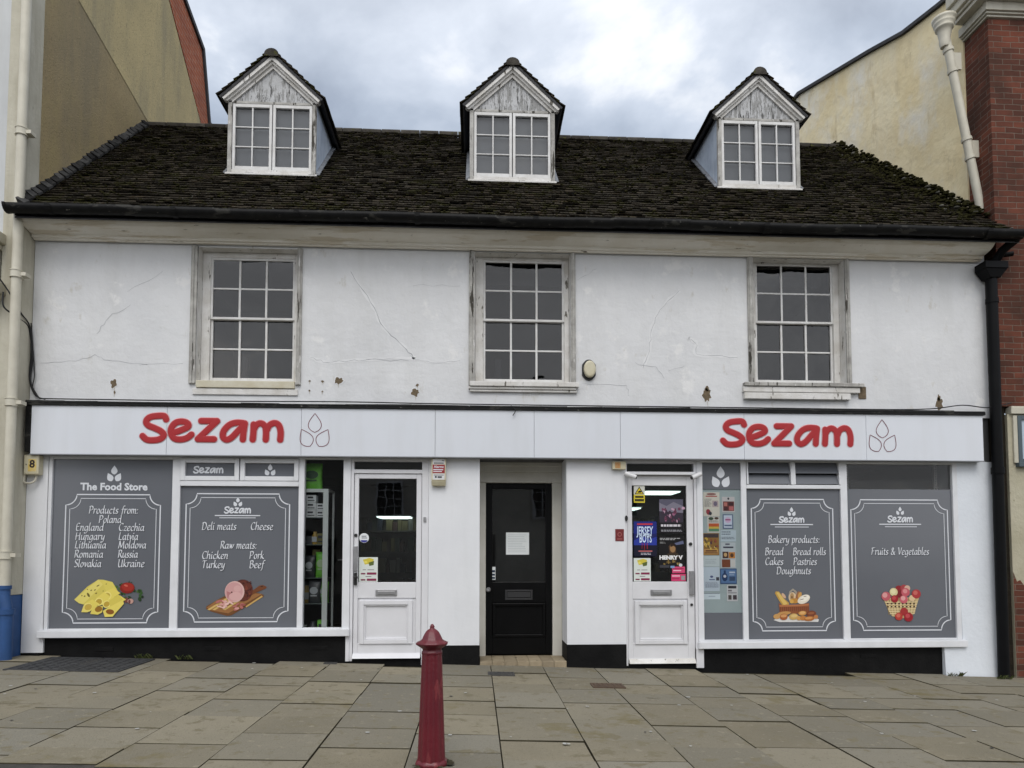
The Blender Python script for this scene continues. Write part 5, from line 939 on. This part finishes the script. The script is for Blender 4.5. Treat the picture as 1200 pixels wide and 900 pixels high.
note(2.990,3.122,.750,.945, (204,204,206), [(rc(.12,.88,.06,.22),(50,50,56)),(rc(.1,.45,.3,.4),(120,116,120)),(rc(.12,.42,.62,.9),(80,74,70)),(rc(.55,.9,.62,.9),(70,60,66)),(rc(.1,.9,.45,.52),(150,150,154))], 'white flyer with two small dark photos, lowest on the right of the notice board', 'flyer')
# ------------------------------------------------------------------ inside the shops
t = thing('display_cabinet', 'tall glass display cabinet with white edges standing inside the left shop window', 'cabinet', (-1.9,.28,.02))
x0, x1, y0, y1, z0, z1 = -2.16,-1.735,.10,.46,.02,2.06
mb = MB(); e_ = .012
for x in (x0, x1-e_*2): 
    for y in (y0, y1-e_*2): mb.box(x,x+e_*2,y,y+e_*2,z0,z1)
mb.box(x0+e_*2,x1-e_*2,y0+.001,y0+e_*2,z1-.02,z1-.001); mb.box(x0,x1,y0,y1,z1,z1+.018); mb.box(x0,x1,y0,y1,z0-.0,z0+.3); mb.box(x1-.06,x1-.001,y0-.004,y0-.001,z0,z1)
build('frame', mb, mat('white_cabinet_trim', (.80,.85,.83), rough=.4), t)
SHZ = (.735,1.035,1.425,1.745)
for z in SHZ: mb = MB(); mb.box(x0+e_*2,x1-e_*2,y0+.03,y1-.03,z-.008,z); build('shelf', mb, mat('glass_shelf_edge', (.16,.20,.19), rough=.2), t)
def pouch(x, y, z, w, h, m_, m2, label, cat='bag', group=None):
    t_ = thing('food_pouch', label, cat, (x, y, z), group)
    mb = MB(); n_ = 10; vs = []
    for i in range(9):
        f = i/8; th = .05*sin(pi*min(1, f*1.15))**.6 if 0 < f < .87 else .006; ww = w/2*(1-.06*sin(pi*f))
        for k in range(n_): a = 2*pi*k/n_; vs.append((x+ww*math.copysign(abs(cos(a))**.6, cos(a)), y+th*sin(a), z+h*f))
    mb.add(vs, [(i*n_+k, i*n_+(k+1) % n_, (i+1)*n_+(k+1) % n_, (i+1)*n_+k) for i in range(8) for k in range(n_)]+[tuple(range(8*n_, 9*n_))], 0, .5, True); build('bag_body', mb, m_, t_)
    mb = MB(); mb.poly(ell(x, z+h*.55, w*.32, h*.16, 0, 14), y-.058, 0); mb.box(x-w*.25,x+w*.25,y-.0595,y-.0585,z+h*.3,z+h*.36); build('printed_front', mb, m2, t_)
mg = mat('bright_green_pouch', (.24,.68,.09), (.15,.5,.05), 8, .3, .5); mg2 = mat('dark_green_print', (.015,.07,.02), rough=.4)
pouch(-1.945,.20,2.079,.24,.31, mg, mg2, 'bright green food pouch standing on top of the glass cabinet')
md = mat('black_pouch', (.045,.05,.055), (.075,.08,.085), 8, .3, .5); mw = mat('silver_print', (.42,.45,.47), rough=.4)
pouch(-1.83,.22,1.036,.14,.30, mg, mat('pale_green_print', (.45,.6,.35), rough=.4), 'narrow green food pouch on the middle shelf of the glass cabinet')
pouch(-1.965,.22,1.036,.13,.26, md, mw, 'black food pouch beside the narrow green pouch in the cabinet')
pouch(-1.90,.20,.736,.15,.27, md, mw, 'black food pouch standing alone on the lower cabinet shelf')
pouch(-1.80,.24,.736,.11,.25, mg, mw, 'short green food pouch at the right of the lower cabinet shelf')
def carton(x, y, z, w, d, h, m_, label, group=None):
    mb = MB(); mb.box(x-w/2,x+w/2,y-d/2,y+d/2,z,z+h); mb.box(x-w*.35,x+w*.2,y-d/2-.0012,y-d/2+.001,z+h*.55,z+h*.8,1); mb.box(x-w*.35,x+w*.35,y-d/2-.0012,y-d/2+.001,z+h*.2,z+h*.32,1)
    tag(build('small_carton', mb, [m_, m_dark_ink], bevel=.002), label, 'carton', group)
for i, nm in enumerate(('lowest', 'middle', 'topmost')): carton(-1.945,.19,1.746+i*.088,.115,.1,.085, m_paper, 'white carton, %s of the three stacked on the top cabinet shelf' % nm, 'white cartons on the top cabinet shelf')
for i, nm in enumerate(('lower', 'upper')): carton(-1.835,.20,1.746+i*.083,.10,.1,.08, m_paper, 'white carton, %s of the pair beside the stack of three in the cabinet' % nm, 'white cartons on the top cabinet shelf')
carton(-1.95,.2,1.426,.13,.1,.10, md, 'black carton at the left of the second cabinet shelf'); carton(-1.83,.2,1.426,.09,.1,.13, mat('olive_carton', (.16,.15,.05), rough=.5), 'olive carton at the right of the second cabinet shelf')
def jar(x, y, z, h, r_, m_, m2, label):
    mb = MB(); mb.lathe([(r_*.9,0),(r_,.02),(r_,h*.7),(r_*.6,h*.85),(r_*.6,h)], (x,y,z), 16); mb.box(x-r_*.8,x+r_*.8,y-r_-.003,y-r_,z+h*.2,z+h*.6,1); tag(build('food_jar', mb, [m_, m2]), label, 'jar')
m_gold = mat('golden_jar', (.42,.28,.06), rough=.3); m_olive = mat('olive_carton', (0,0,0))
jar(-1.90,.17,1.426,.15,.035, m_gold, mw, 'small golden jar between the cartons on the second cabinet shelf')
jar(-2.02,.30,.736,.2,.045, m_gold, mw, 'golden jar behind the black pouch on the lower cabinet shelf')
carton(-1.80,.18,.321,.10,.1,.22, mg, 'green carton standing upright at the foot of the glass cabinet')
carton(-2.04,.18,.321,.09,.1,.16, m_paper, 'white carton at the left foot of the glass cabinet')
carton(-1.905,.30,1.036,.09,.08,.33, m_olive, 'tall olive carton behind the pouches on the middle cabinet shelf')
mb = MB(); mb.lathe([(.05,0),(.055,.02),(.055,.14),(.03,.18),(.03,.2)], (-1.92,.22,.321), 16); mb.box(-1.97,-1.87,.163,.166,.36,.44,1); tag(build('dark_jar', mb, [md, mw]), 'dark jar with a pale label at the foot of the glass cabinet', 'jar')
mb = MB(); mb.tube([(-1.57,.62,.02),(-1.57,.62,2.3)], .012, 8); mb.tube([(-1.72,.62,1.24),(-1.50,.62,1.24)], .01, 8); tag(build('chrome_rail', mb, m_alu), 'thin upright metal rail with a cross bar behind the glass beside the cabinet', 'rail')
m_lamp = lampmat('lit_ceiling_lamp', (.74,.95,.88), 1.7)
for x, y, z, lab in ((-1.45,4.3,1.96,'lit low hanging panel seen through the glass of the left shop door'), (3.15,3.6,2.36,'nearer lit ceiling strip seen through the poster covered door'), (2.62,4.2,2.12,'farther lit ceiling strip seen through the poster covered door')):
    t = thing('ceiling_lamp', lab, 'lamp', (x, y, z), 'lit lamps inside the shops')
    mb = MB(); mb.box(x-.31,x+.31,y-.3,y+.3,z+.02,z+.035); build('housing', mb, m_whplast, t)
    mb = MB(); mb.box(x-.29,x+.29,y-.28,y+.28,z,z+.02); build('diffuser', mb, m_lamp, t)
cols = [ink(srgb(*c)) for c in ((84,76,50),(54,32,30),(42,48,42),(96,94,88),(34,40,54),(48,40,36))]
for x0, x1, y, lab in ((-2.3,-.25,4.4,'dark wall shelf of groceries at the back of the left shop'), (1.5,4.6,4.5,'dark wall shelf of groceries at the back of the right shop')):
    t = thing('grocery_shelf', lab, 'shelf', ((x0+x1)/2, y+.2, 0), 'grocery shelves inside the shops')
    mb = MB(); mb.box(x0,x1,y+.4,y+.42,.0,2.0); mb.box(x0,x0+.03,y,y+.4,.0,2.0); mb.box(x1-.03,x1,y,y+.4,.0,2.0); build('shelf_back', mb, m_darkwood, t)
    for k in range(5): mb = MB(); mb.box(x0+.03,x1-.03,y+.01,y+.4,.2+k*.38,.225+k*.38); build('shelf', mb, m_darkwood, t)
    mb = MB()
    for k in range(5):
        x = x0+.06
        while x < x1-.15:
            w = random.choice((.07,.09,.12)); h = random.uniform(.12,.28); c = random.randrange(6)
            if random.random() < .85: mb.box(x,x+w*.92,y+.05,y+.3,.225+k*.38,.225+k*.38+h, c)
            x += w
    o = build('groceries', mb, cols, t); o['kind'] = 'stuff'
t = thing('shelving_upright', 'perforated white shelving uprights behind the clear strip above the fruit panel', 'shelving', (5.14,.2,2.0))
for x in (4.56,5.70):
    mb = MB(); mb.box(x,x+.04,.19,.22,1.2,2.58); build('upright', mb, mat('dull_white_metal', (.25,.25,.24), rough=.5), t)
    mb = MB()
    for i in range(12): mb.box(x+.012,x+.028,.1885,.1895,2.06+i*.03,2.075+i*.03)
    build('slot_row', mb, m_chrome, t)
mb = MB(); mb.box(4.48,5.80,.30,.33,1.2,2.24); build('back_board', mb, m_black, t)
# ------------------------------------------------------------------ left neighbour
ln = thing('cream_house', 'tall cream painted house at the left edge with a brown roughcast gable', 'house', (-5.9,0,.2))
mb = MB(); mb.box(-9,-5.352,-.13,3.0,.86,13.5); build('front_wall', mb, m_palewall, ln)
mb = MB(); mb.box(-5.335,-5.105,-.20,.6,.86,13.4); mb.box(-5.352,-5.335,-.05,.2,.86,13.4)
build('pilaster', mb, m_creamwall, ln, bevel=.012)
mb = MB(); mb.lathe([(.24,0),(.235,.1),(.225,1.8),(.205,3.1),(.205,3.12),(.225,3.14),(.225,3.17),(.21,3.18)], (-5.60,-.19,.88), 28); build('half_column', mb, m_creamwall, ln)
mb = MB(); mb.lathe([(.21,0),(.235,.03),(.24,.06),(.30,.10),(.31,.14)], (-5.60,-.19,4.06), 28); mb.box(-5.95,-5.27,-.46,.05,4.20,4.33); mb.box(-5.9,-5.31,-.40,.05,4.33,4.37); mb.box(-5.88,-5.36,-.36,.05,4.37,4.72); mb.box(-5.92,-5.33,-.40,.05,4.72,4.78); mb.box(-5.97,-5.29,-.46,.05,4.78,4.90)
build('capital', mb, m_creamwall, ln, bevel=.012)
mb = MB(); mb.box(-9,-5.11,-.205,.3,-.5,.857); mb.lathe([(.275,0),(.27,1.2),(.25,1.23)], (-5.60,-.19,-.36), 28); build('plinth', mb, m_blue, ln, bevel=.008)
X = -5.1
mb = MB(); yz = [(.03,4.9),(.03,13.2),(3.126,10.47),(4.60,9.19),(4.75,8.9),(4.75,4.9)]
mb.prismX(yz, X-.2, X)
mb.add([(X+.006,.665,8.39),(X+.006,2.62,7.99),(X+.006,4.70,8.2),(X+.006,4.55,9.2),(X+.006,3.05,10.5),(X+.006,.3,12.9)], [(0,1,2,3,4,5)], 1)
build('gable_wall', mb, [m_gablebrown, m_gablepale], ln)
mb = MB(); mb.prismX([(2.9,10.68),(4.62,9.15),(4.86,9.0),(4.80,9.45),(4.44,10.62),(3.62,10.9),(2.9,11.5)], X-.6, X+.012); build('brick_gable', mb, m_brickorange, ln)
mb = MB(); mb.prismX([(2.9,11.5),(3.62,10.9),(4.44,10.62),(4.82,9.4),(4.88,9.42),(4.50,10.69),(3.64,10.98),(2.9,11.6)], X-.6, X+.05); mb.prismX([(4.80,7.8),(4.92,7.8),(4.92,9.5),(4.84,9.5)], X-.5, X+.06); build('coping', mb, m_slate, ln)
t = thing('cream_downpipe', 'long cream painted downpipe with a blue foot running down the left pilaster', 'drainpipe', (-5.07,-.29,.2))
mb = MB(); px, py = -5.115, -.275
def pxz(z): return px+.0*(z)
mb.tube([(px,py,z) for z in (.95,2.0,3.0,4.0,5.0,6.0,8.0,13)], .05, 16)
build('pipe', mb, m_ivory, t)
for z in (1.3,2.98,4.42,6.05,8.6):
    mb = MB(); mb.tube([(px,py,z-.035),(px,py,z+.035)], .06, 16); mb.tube([(px,py,z-.042),(px,py,z-.035)], .066, 16); mb.tube([(px,py,z+.035),(px,py,z+.042)], .066, 16); mb.box(px,px+.11,py-.02,-.2,z-.02,z+.02); build('collar', mb, m_ivory, t)
mb = MB(); mb.tube([(px,py,.96),(px,py,.86),(px+.035,py-.02,.76),(px+.045,py-.02,.68)], .055, 16); mb.tube([(px+.045,py-.02,.69),(px+.045,py-.02,.10)], .062, 16); mb.tube([(px+.045,py-.02,.66),(px+.045,py-.02,.72)], .075, 16); mb.tube([(px,py,.93),(px,py,.97)], .065, 16)
build('blue_foot', mb, m_blue, t)
mb = MB(); mb.tube(bez([(-5.75,-.48,4.40),(-5.5,-.47,4.33),(-5.3,-.38,4.38),(-5.2,-.30,4.25),(-5.10,-.22,4.02),(-5.09,-.06,3.9),(-5.085,-.03,3.6),(-5.09,-.03,3.3),(-5.02,-.03,3.12),(-4.9,-.05,3.07)]), .008, 7)
mb.tube(bez([(-5.22,-.32,4.2),(-5.2,-.33,4.03),(-5.12,-.22,3.95),(-5.105,-.05,3.88),(-5.07,-.03,3.55),(-5.08,-.03,3.28),(-4.98,-.04,3.09)]), .009, 7); mb.tube(bez([(-5.09,-.04,3.95),(-5.06,-.03,3.6),(-5.04,-.03,3.35),(-5.05,-.03,3.2),(-4.96,-.04,3.075)]), .006, 7)
tag(build('cable_bundle', mb, m_cable), 'black cables looping from the column down to the left end of the sign', 'cable')
mb = MB(); mb.tube(bez([(-4.95,-.06,3.075),(-3,-.055,3.07),(-1.6,-.06,3.078),(-.5,-.055,3.07),(1,-.06,3.065),(3,-.055,3.065),(4.8,-.06,3.06),(5.5,-.06,3.075),(5.9,-.08,3.12),(6.2,-.1,3.09),(6.5,-.1,3.15)]), .007, 6)
mb.tube(bez([(.40,-.13,3.04),(.45,-.15,2.99),(.44,-.15,2.95),(.42,-.145,2.92)], 4), .005, 6)
tag(build('sign_cable', mb, m_cable), 'thin black cable lying along the top of the long sign', 'cable')
# ------------------------------------------------------------------ right neighbour
rn = thing('brick_house', 'tall red brick house at the right edge with a yellow limewashed gable', 'house', (7.2,.5,0))
mb = MB(); mb.box(6.42,11,-.05,.36,3.12,8.1); build('brick_wall', mb, m_brick, rn)
mb = MB(); mb.box(6.30,6.475,-.02,.3,-.4,3.118); build('quoin_strip', mb, m_brickdark, rn)
A = (6.40,.36); B = (5.50,4.86)
dx, dy = B[0]-A[0], B[1]-A[1]
wq = lambda y: A[0]+dx*(y-.36)/dy
prof = [(.36,4.9),(.36,8.78),(.7,8.81),(1.27,8.88),(1.91,9.08),(2.64,9.28),(3.54,9.53),(4.2,9.4),(4.86,9.0),(4.86,4.9)]
mb = MB(); n_ = len(prof); vs = [(wq(y), y, z) for y, z in prof]+[(wq(y)+.5, y, z) for y, z in prof]
mb.add(vs, [tuple(range(n_-1, -1, -1)), tuple(range(n_, 2*n_))]+[(i, (i+1) % n_, (i+1) % n_+n_, i+n_) for i in range(n_)]); build('gable_wall', mb, m_yellow, rn)
mb = MB()
for (ya, za_), (yb, zb_) in zip(prof[1:-2], prof[2:-1]):
    mb.hexa([(wq(ya)-.05,ya,za_+.003),(wq(ya)+.5,ya,za_+.003),(wq(yb)+.5,yb,zb_+.003),(wq(yb)-.05,yb,zb_+.003),(wq(ya)-.05,ya,za_+.055),(wq(ya)+.5,ya,za_+.055),(wq(yb)+.5,yb,zb_+.055),(wq(yb)-.05,yb,zb_+.055)])
build('verge_slates', mb, m_slate, rn)
mb = MB()
for (o, z0, z1) in ((.03,8.06,8.085),(.055,8.087,8.11),(.08,8.112,8.22)):
    mb.box(6.42-o,11,-.05-o,.36,z0,z1)
for (o, z0, z1) in ((.19,8.222,8.27),(.22,8.272,8.31),(.26,8.312,8.42),(.30,8.422,8.60)): mb.box(6.42-o,11,-.05-o,.28,z0,z1)
build('cornice', mb, m_cornice, rn, bevel=.006)
mb = MB(); mb.box(6.475,11,-.06,.3,-.4,3.02); build('rendered_wall', mb, m_render, rn)
mb = MB(); mb.add([(6.477,-.064,-.3),(6.9,-.064,-.3),(6.9,-.064,.55),(6.72,-.064,.70),(6.62,-.064,.92),(6.56,-.064,1.0),(6.52,-.064,.98),(6.477,-.064,1.1)], [(0,1,2,3,4,5,6,7)]); build('bare_brick_patch', mb, m_brick, rn)
mb = MB(); mb.box(6.50,11,-.10,.0,3.02,3.10); mb.box(6.52,11,-.08,.0,3.10,3.118); build('string_course', mb, m_creamwall, rn, bevel=.005)
mb = MB(); frame_rect(mb, 6.585,8.2,2.42,3.0,.05,-.09,-.055); mb.box(6.56,8.24,-.12,-.05,2.37,2.42); mb.box(6.53,6.583,-.085,-.05,2.42,3.0,1); w = build('window', mb, [m_greyframe, m_creamwall], rn, bevel=.004)
g = MB(); g.quad((6.635,-.066,2.47),(8.15,-.066,2.47),(8.15,-.066,2.95),(6.635,-.066,2.95)); build('pane', g, mat('pale_frosted_pane', (.42,.50,.58), rough=.15), w)
t = thing('white_downpipe', 'slanting white downpipe with a fluted hopper below the brick house cornice', 'drainpipe', (6.4,.18,5.7))
pt = lambda z: (5.985+(8.26-z)*.172, .18, z)
mb = MB(); mb.tube([pt(8.05),pt(7.0),pt(5.66)], .05, 16); build('pipe', mb, m_ivory, t)
mb = MB(); mb.lathe([(.052,-.22),(.066,-.16),(.062,-.12),(.076,-.05),(.086,.01),(.106,.02),(.11,.045),(.10,.05),(.122,.075),(.126,.10),(.114,.105),(.138,.13),(.142,.16),(.05,.17)], pt(8.06), 22); build('hopper', mb, m_ivory, t)
for z in (7.80,7.52,6.62,6.38):
    mb = MB(); a = Vector(pt(z)); d = Vector((-.17,0,1)).normalized(); mb.tube([a-d*.02,a+d*.02], .062, 16); build('collar', mb, m_ivory, t)
for z in (7.66,6.50):
    mb = MB(); a = pt(z); mb.box(a[0]+.03,a[0]+.14,.17,.20,z-.11,z+.11); build('bracket', mb, m_ivory, t)
t = thing('black_downpipe', 'square black downpipe with a hopper head between the white shop and the brick house', 'drainpipe', (6.30,-.1,-.2))
mb = MB(); mb.tube([(6.305,-.10,4.72),(6.30,-.10,2.3),(6.285,-.10,-.25)], .062, 18); mb.tube([(6.30,-.10,2.36),(6.30,-.10,2.28)], .072, 18); mb.tube([(6.304,-.10,4.44),(6.304,-.10,4.38)], .07, 18); build('pipe', mb, m_blackpipe, t)
mb = MB(); mb.hexa([(6.24,-.17,4.68),(6.37,-.17,4.68),(6.37,-.02,4.68),(6.24,-.02,4.68),(6.16,-.20,4.78),(6.44,-.20,4.78),(6.44,-.02,4.78),(6.16,-.02,4.78)]); mb.box(6.155,6.445,-.21,-.02,4.782,4.87); build('hopper', mb, m_blackpipe, t, bevel=.006)
mb = MB(); mb.tube([(6.34,-.12,4.88),(6.38,-.2,5.0),(6.44,-.36,5.08)], .05, 14); mb.tube([(6.40,-.1,4.98),(6.56,-.14,4.99)], .03, 12); build('swan_neck', mb, m_blackpipe, t)
# ------------------------------------------------------------------ bollard
bx, by = -.275, -3.66; b0 = gz(bx, by)-.02
t = thing('cast_iron_bollard', 'dark red fluted cast iron bollard standing at the pavement edge', 'bollard', (bx, by, b0))
flut = lambda k, n, z: 1-.09*(abs(((k*10/n) % 1)-.5)*2)**2 if True else 1
octa = lambda k, n, z: cos(pi/8)/cos(((2*pi*k/n+pi/8) % (pi/4))-pi/8)
mb = MB(); mb.lathe([(.088,.05),(.086,.10),(.064,.69),(.064,.702)], (bx, by, b0), 80, 0, True, flut); build('shaft', mb, m_bollard, t)
mb = MB(); mb.lathe([(.098,0),(.098,.016),(.104,.022),(.104,.038),(.096,.048),(.090,.054)], (bx, by, b0), 48, 0, True, octa); build('base', mb, m_bollard, t)
mb = MB(); mb.lathe([(.064,.700),(.068,.705),(.068,.718),(.061,.723),(.063,.736),(.084,.750),(.105,.764),(.106,.772),(.083,.781),(.071,.788),(.064,.801),(.055,.820),(.044,.838),(.031,.850),(.018,.857),(.014,.864),(.016,.871),(.010,.883),(.003,.888)], (bx, by, b0), 48, 0, True, octa); build('cap', mb, m_bollard, t)
# ------------------------------------------------------------------ covers in the paving
def cover(name, x0, x1, y0, y1, m_, label, cat, nx, ny, fr=.03, lift=.004):
    H = lambda x, y, h: (x, y, gz(x, y)+h)
    t_ = thing(name, label, cat, ((x0+x1)/2, (y0+y1)/2, gz((x0+x1)/2, (y0+y1)/2)))
    def sl(mb, a, b, c, d, h0, h1): mb.hexa([H(a,c,h0),H(b,c,h0),H(b,d,h0),H(a,d,h0),H(a,c,h1),H(b,c,h1),H(b,d,h1),H(a,d,h1)])
    mb = MB(); sl(mb,x0,x0+fr,y0,y1,-.02,lift+.004); sl(mb,x1-fr,x1,y0,y1,-.02,lift+.004); sl(mb,x0+fr,x1-fr,y0,y0+fr,-.02,lift+.004); sl(mb,x0+fr,x1-fr,y1-fr,y1,-.02,lift+.004); build('frame', mb, m_, t_)
    mb = MB(); sl(mb,x0+fr,x1-fr,y0+fr,y1-fr,-.03,lift)
    gx, gy = (x1-x0-2*fr)/nx, (y1-y0-2*fr)/ny
    for i in range(nx):
        for j in range(ny): sl(mb, x0+fr+gx*(i+.12), x0+fr+gx*(i+.88), y0+fr+gy*(j+.12), y0+fr+gy*(j+.88), lift, lift+.005)
    build('plate', mb, m_, t_)
    return t_
m_cell = mat('grey_cellar_plate', (.035,.036,.038), (.055,.056,.058), 8, .7, .3, spots=[((.3,.3,.29),.74,16,(1,1,1))])
cover('cellar_grating', -4.72,-4.17,-.86,-.06, m_cell, 'left half of the dark cellar hatch set in the paving under the food store window', 'grating', 5, 7)
cover('cellar_grating', -4.155,-3.60,-.86,-.06, m_cell, 'right half of the dark cellar hatch set in the paving under the food store window', 'grating', 5, 7)
cover('drain_cover', .13,.42,-.62,-.43, m_iron, 'small grey iron cover in the paving before the black door step', 'drain cover', 5, 3, .02)
cover('drain_cover', 1.17,1.50,-1.17,-.96, m_rust, 'small rusty brown iron cover in the paving before the white pier', 'drain cover', 6, 4, .02)
cover('drain_cover', -1.72,-1.58,-.12,-.03, m_iron, 'tiny dark air grille in the paving under the left window sill', 'drain cover', 4, 2, .012)
# weeds in the joint under the windows
def weed(x, y, n, label):
    mb = MB(); z = gz(x, y)
    for i in range(n):
        a = random.uniform(0, 2*pi); l_ = random.uniform(.03, .09); bx_, by_ = x+random.uniform(-.09, .09), y+random.uniform(-.02, .01)
        tip = (bx_+cos(a)*l_*.6, by_-abs(sin(a))*l_*.6, z+l_*.7); w = .008
        mb.add([(bx_-w*sin(a), by_+w*cos(a), z), (bx_+w*sin(a), by_-w*cos(a), z), (bx_+cos(a)*l_*.3+w*sin(a), by_-abs(sin(a))*l_*.3, z+l_*.5), tip], [(0,1,2),(0,2,3)])
    tag(build('weed', mb, mat('weed_leaf', (.06,.085,.02), (.1,.11,.035), 30, .7)), label, 'weed', 'weeds at the foot of the walls')
weed(-3.75,.0,40,'low green weed at the back edge of the cellar hatch'); weed(-3.3,.0,22,'small weed right of the cellar hatch under the left window'); weed(5.72,-.06,30,'small weed at the foot of the white end wall'); weed(6.2,-.2,34,'low weed at the foot of the black downpipe')
# litter and gum spots
mb = MB()
for i in range(95):
    x, y = random.uniform(-5.5, 6.5), random.uniform(-3.4, -.1); r = random.uniform(.006, .018)*(1.4 if random.random() < .1 else 1)
    q = [(x+r*random.uniform(.7, 1.2)*cos(2*pi*k/9), y+r*random.uniform(.7, 1.2)*sin(2*pi*k/9)) for k in range(9)]
    mb.add([(p[0], p[1], gz(*p)+.0065) for p in q], [tuple(range(9))], 0 if random.random() < .75 else 1)
o = build('chewing_gum_spots', mb, [mat('pale_gum', (.40,.40,.38), rough=.8), mat('dark_gum', (.045,.045,.042), rough=.8)], loc=(0,0,0)); o['kind'] = 'stuff'; o['label'] = 'trodden pale and dark chewing gum spots on the paving'; o['category'] = 'gum spots'
# ------------------------------------------------------------------ street opposite (seen only in the glass)
op = thing('terraced_houses', 'cream terrace across the street, mirrored faintly in the shop door glass', 'houses', (0,-21,-.6))
mb = MB(); mb.box(-16,16,-24,-20.5,-.6,5.6); build('front_wall', mb, mat('opposite_cream_render', (.62,.60,.54), (.56,.54,.48), 1, .9), op)
mb = MB(); mb.prismX([(-20.2,5.55),(-24.2,5.55),(-22.2,7.2)], -16.2, 16.2); build('roof', mb, m_slate, op)
for i in range(9):
    x = -13.5+i*3.3
    mb = MB(); frame_rect(mb, x-.55,x+.55,2.9,4.4,.08,-20.49,-20.40); bars(mb, x-.47,x+.47,2.98,4.32,3,4,-20.49,-20.43,.03)
    mb2 = MB(); mb2.box(x-.47,x+.47,-20.499,-20.492,2.98,4.32); w = build('window', mb, m_joinery, op); build('pane', mb2, m_darkwood, w)
    if i % 2 == 0:
        mb = MB(); mb.box(x-1.1,x+1.1,-20.498,-20.42,.1,2.2); w = build('shop_window', mb, m_darkwood, op)
for x in (-7, 2.5, 9.5): mb = MB(); mb.box(x-.5,x+.5,-22.6,-21.8,6.6,8.6); build('chimney', mb, m_brickdark, op)
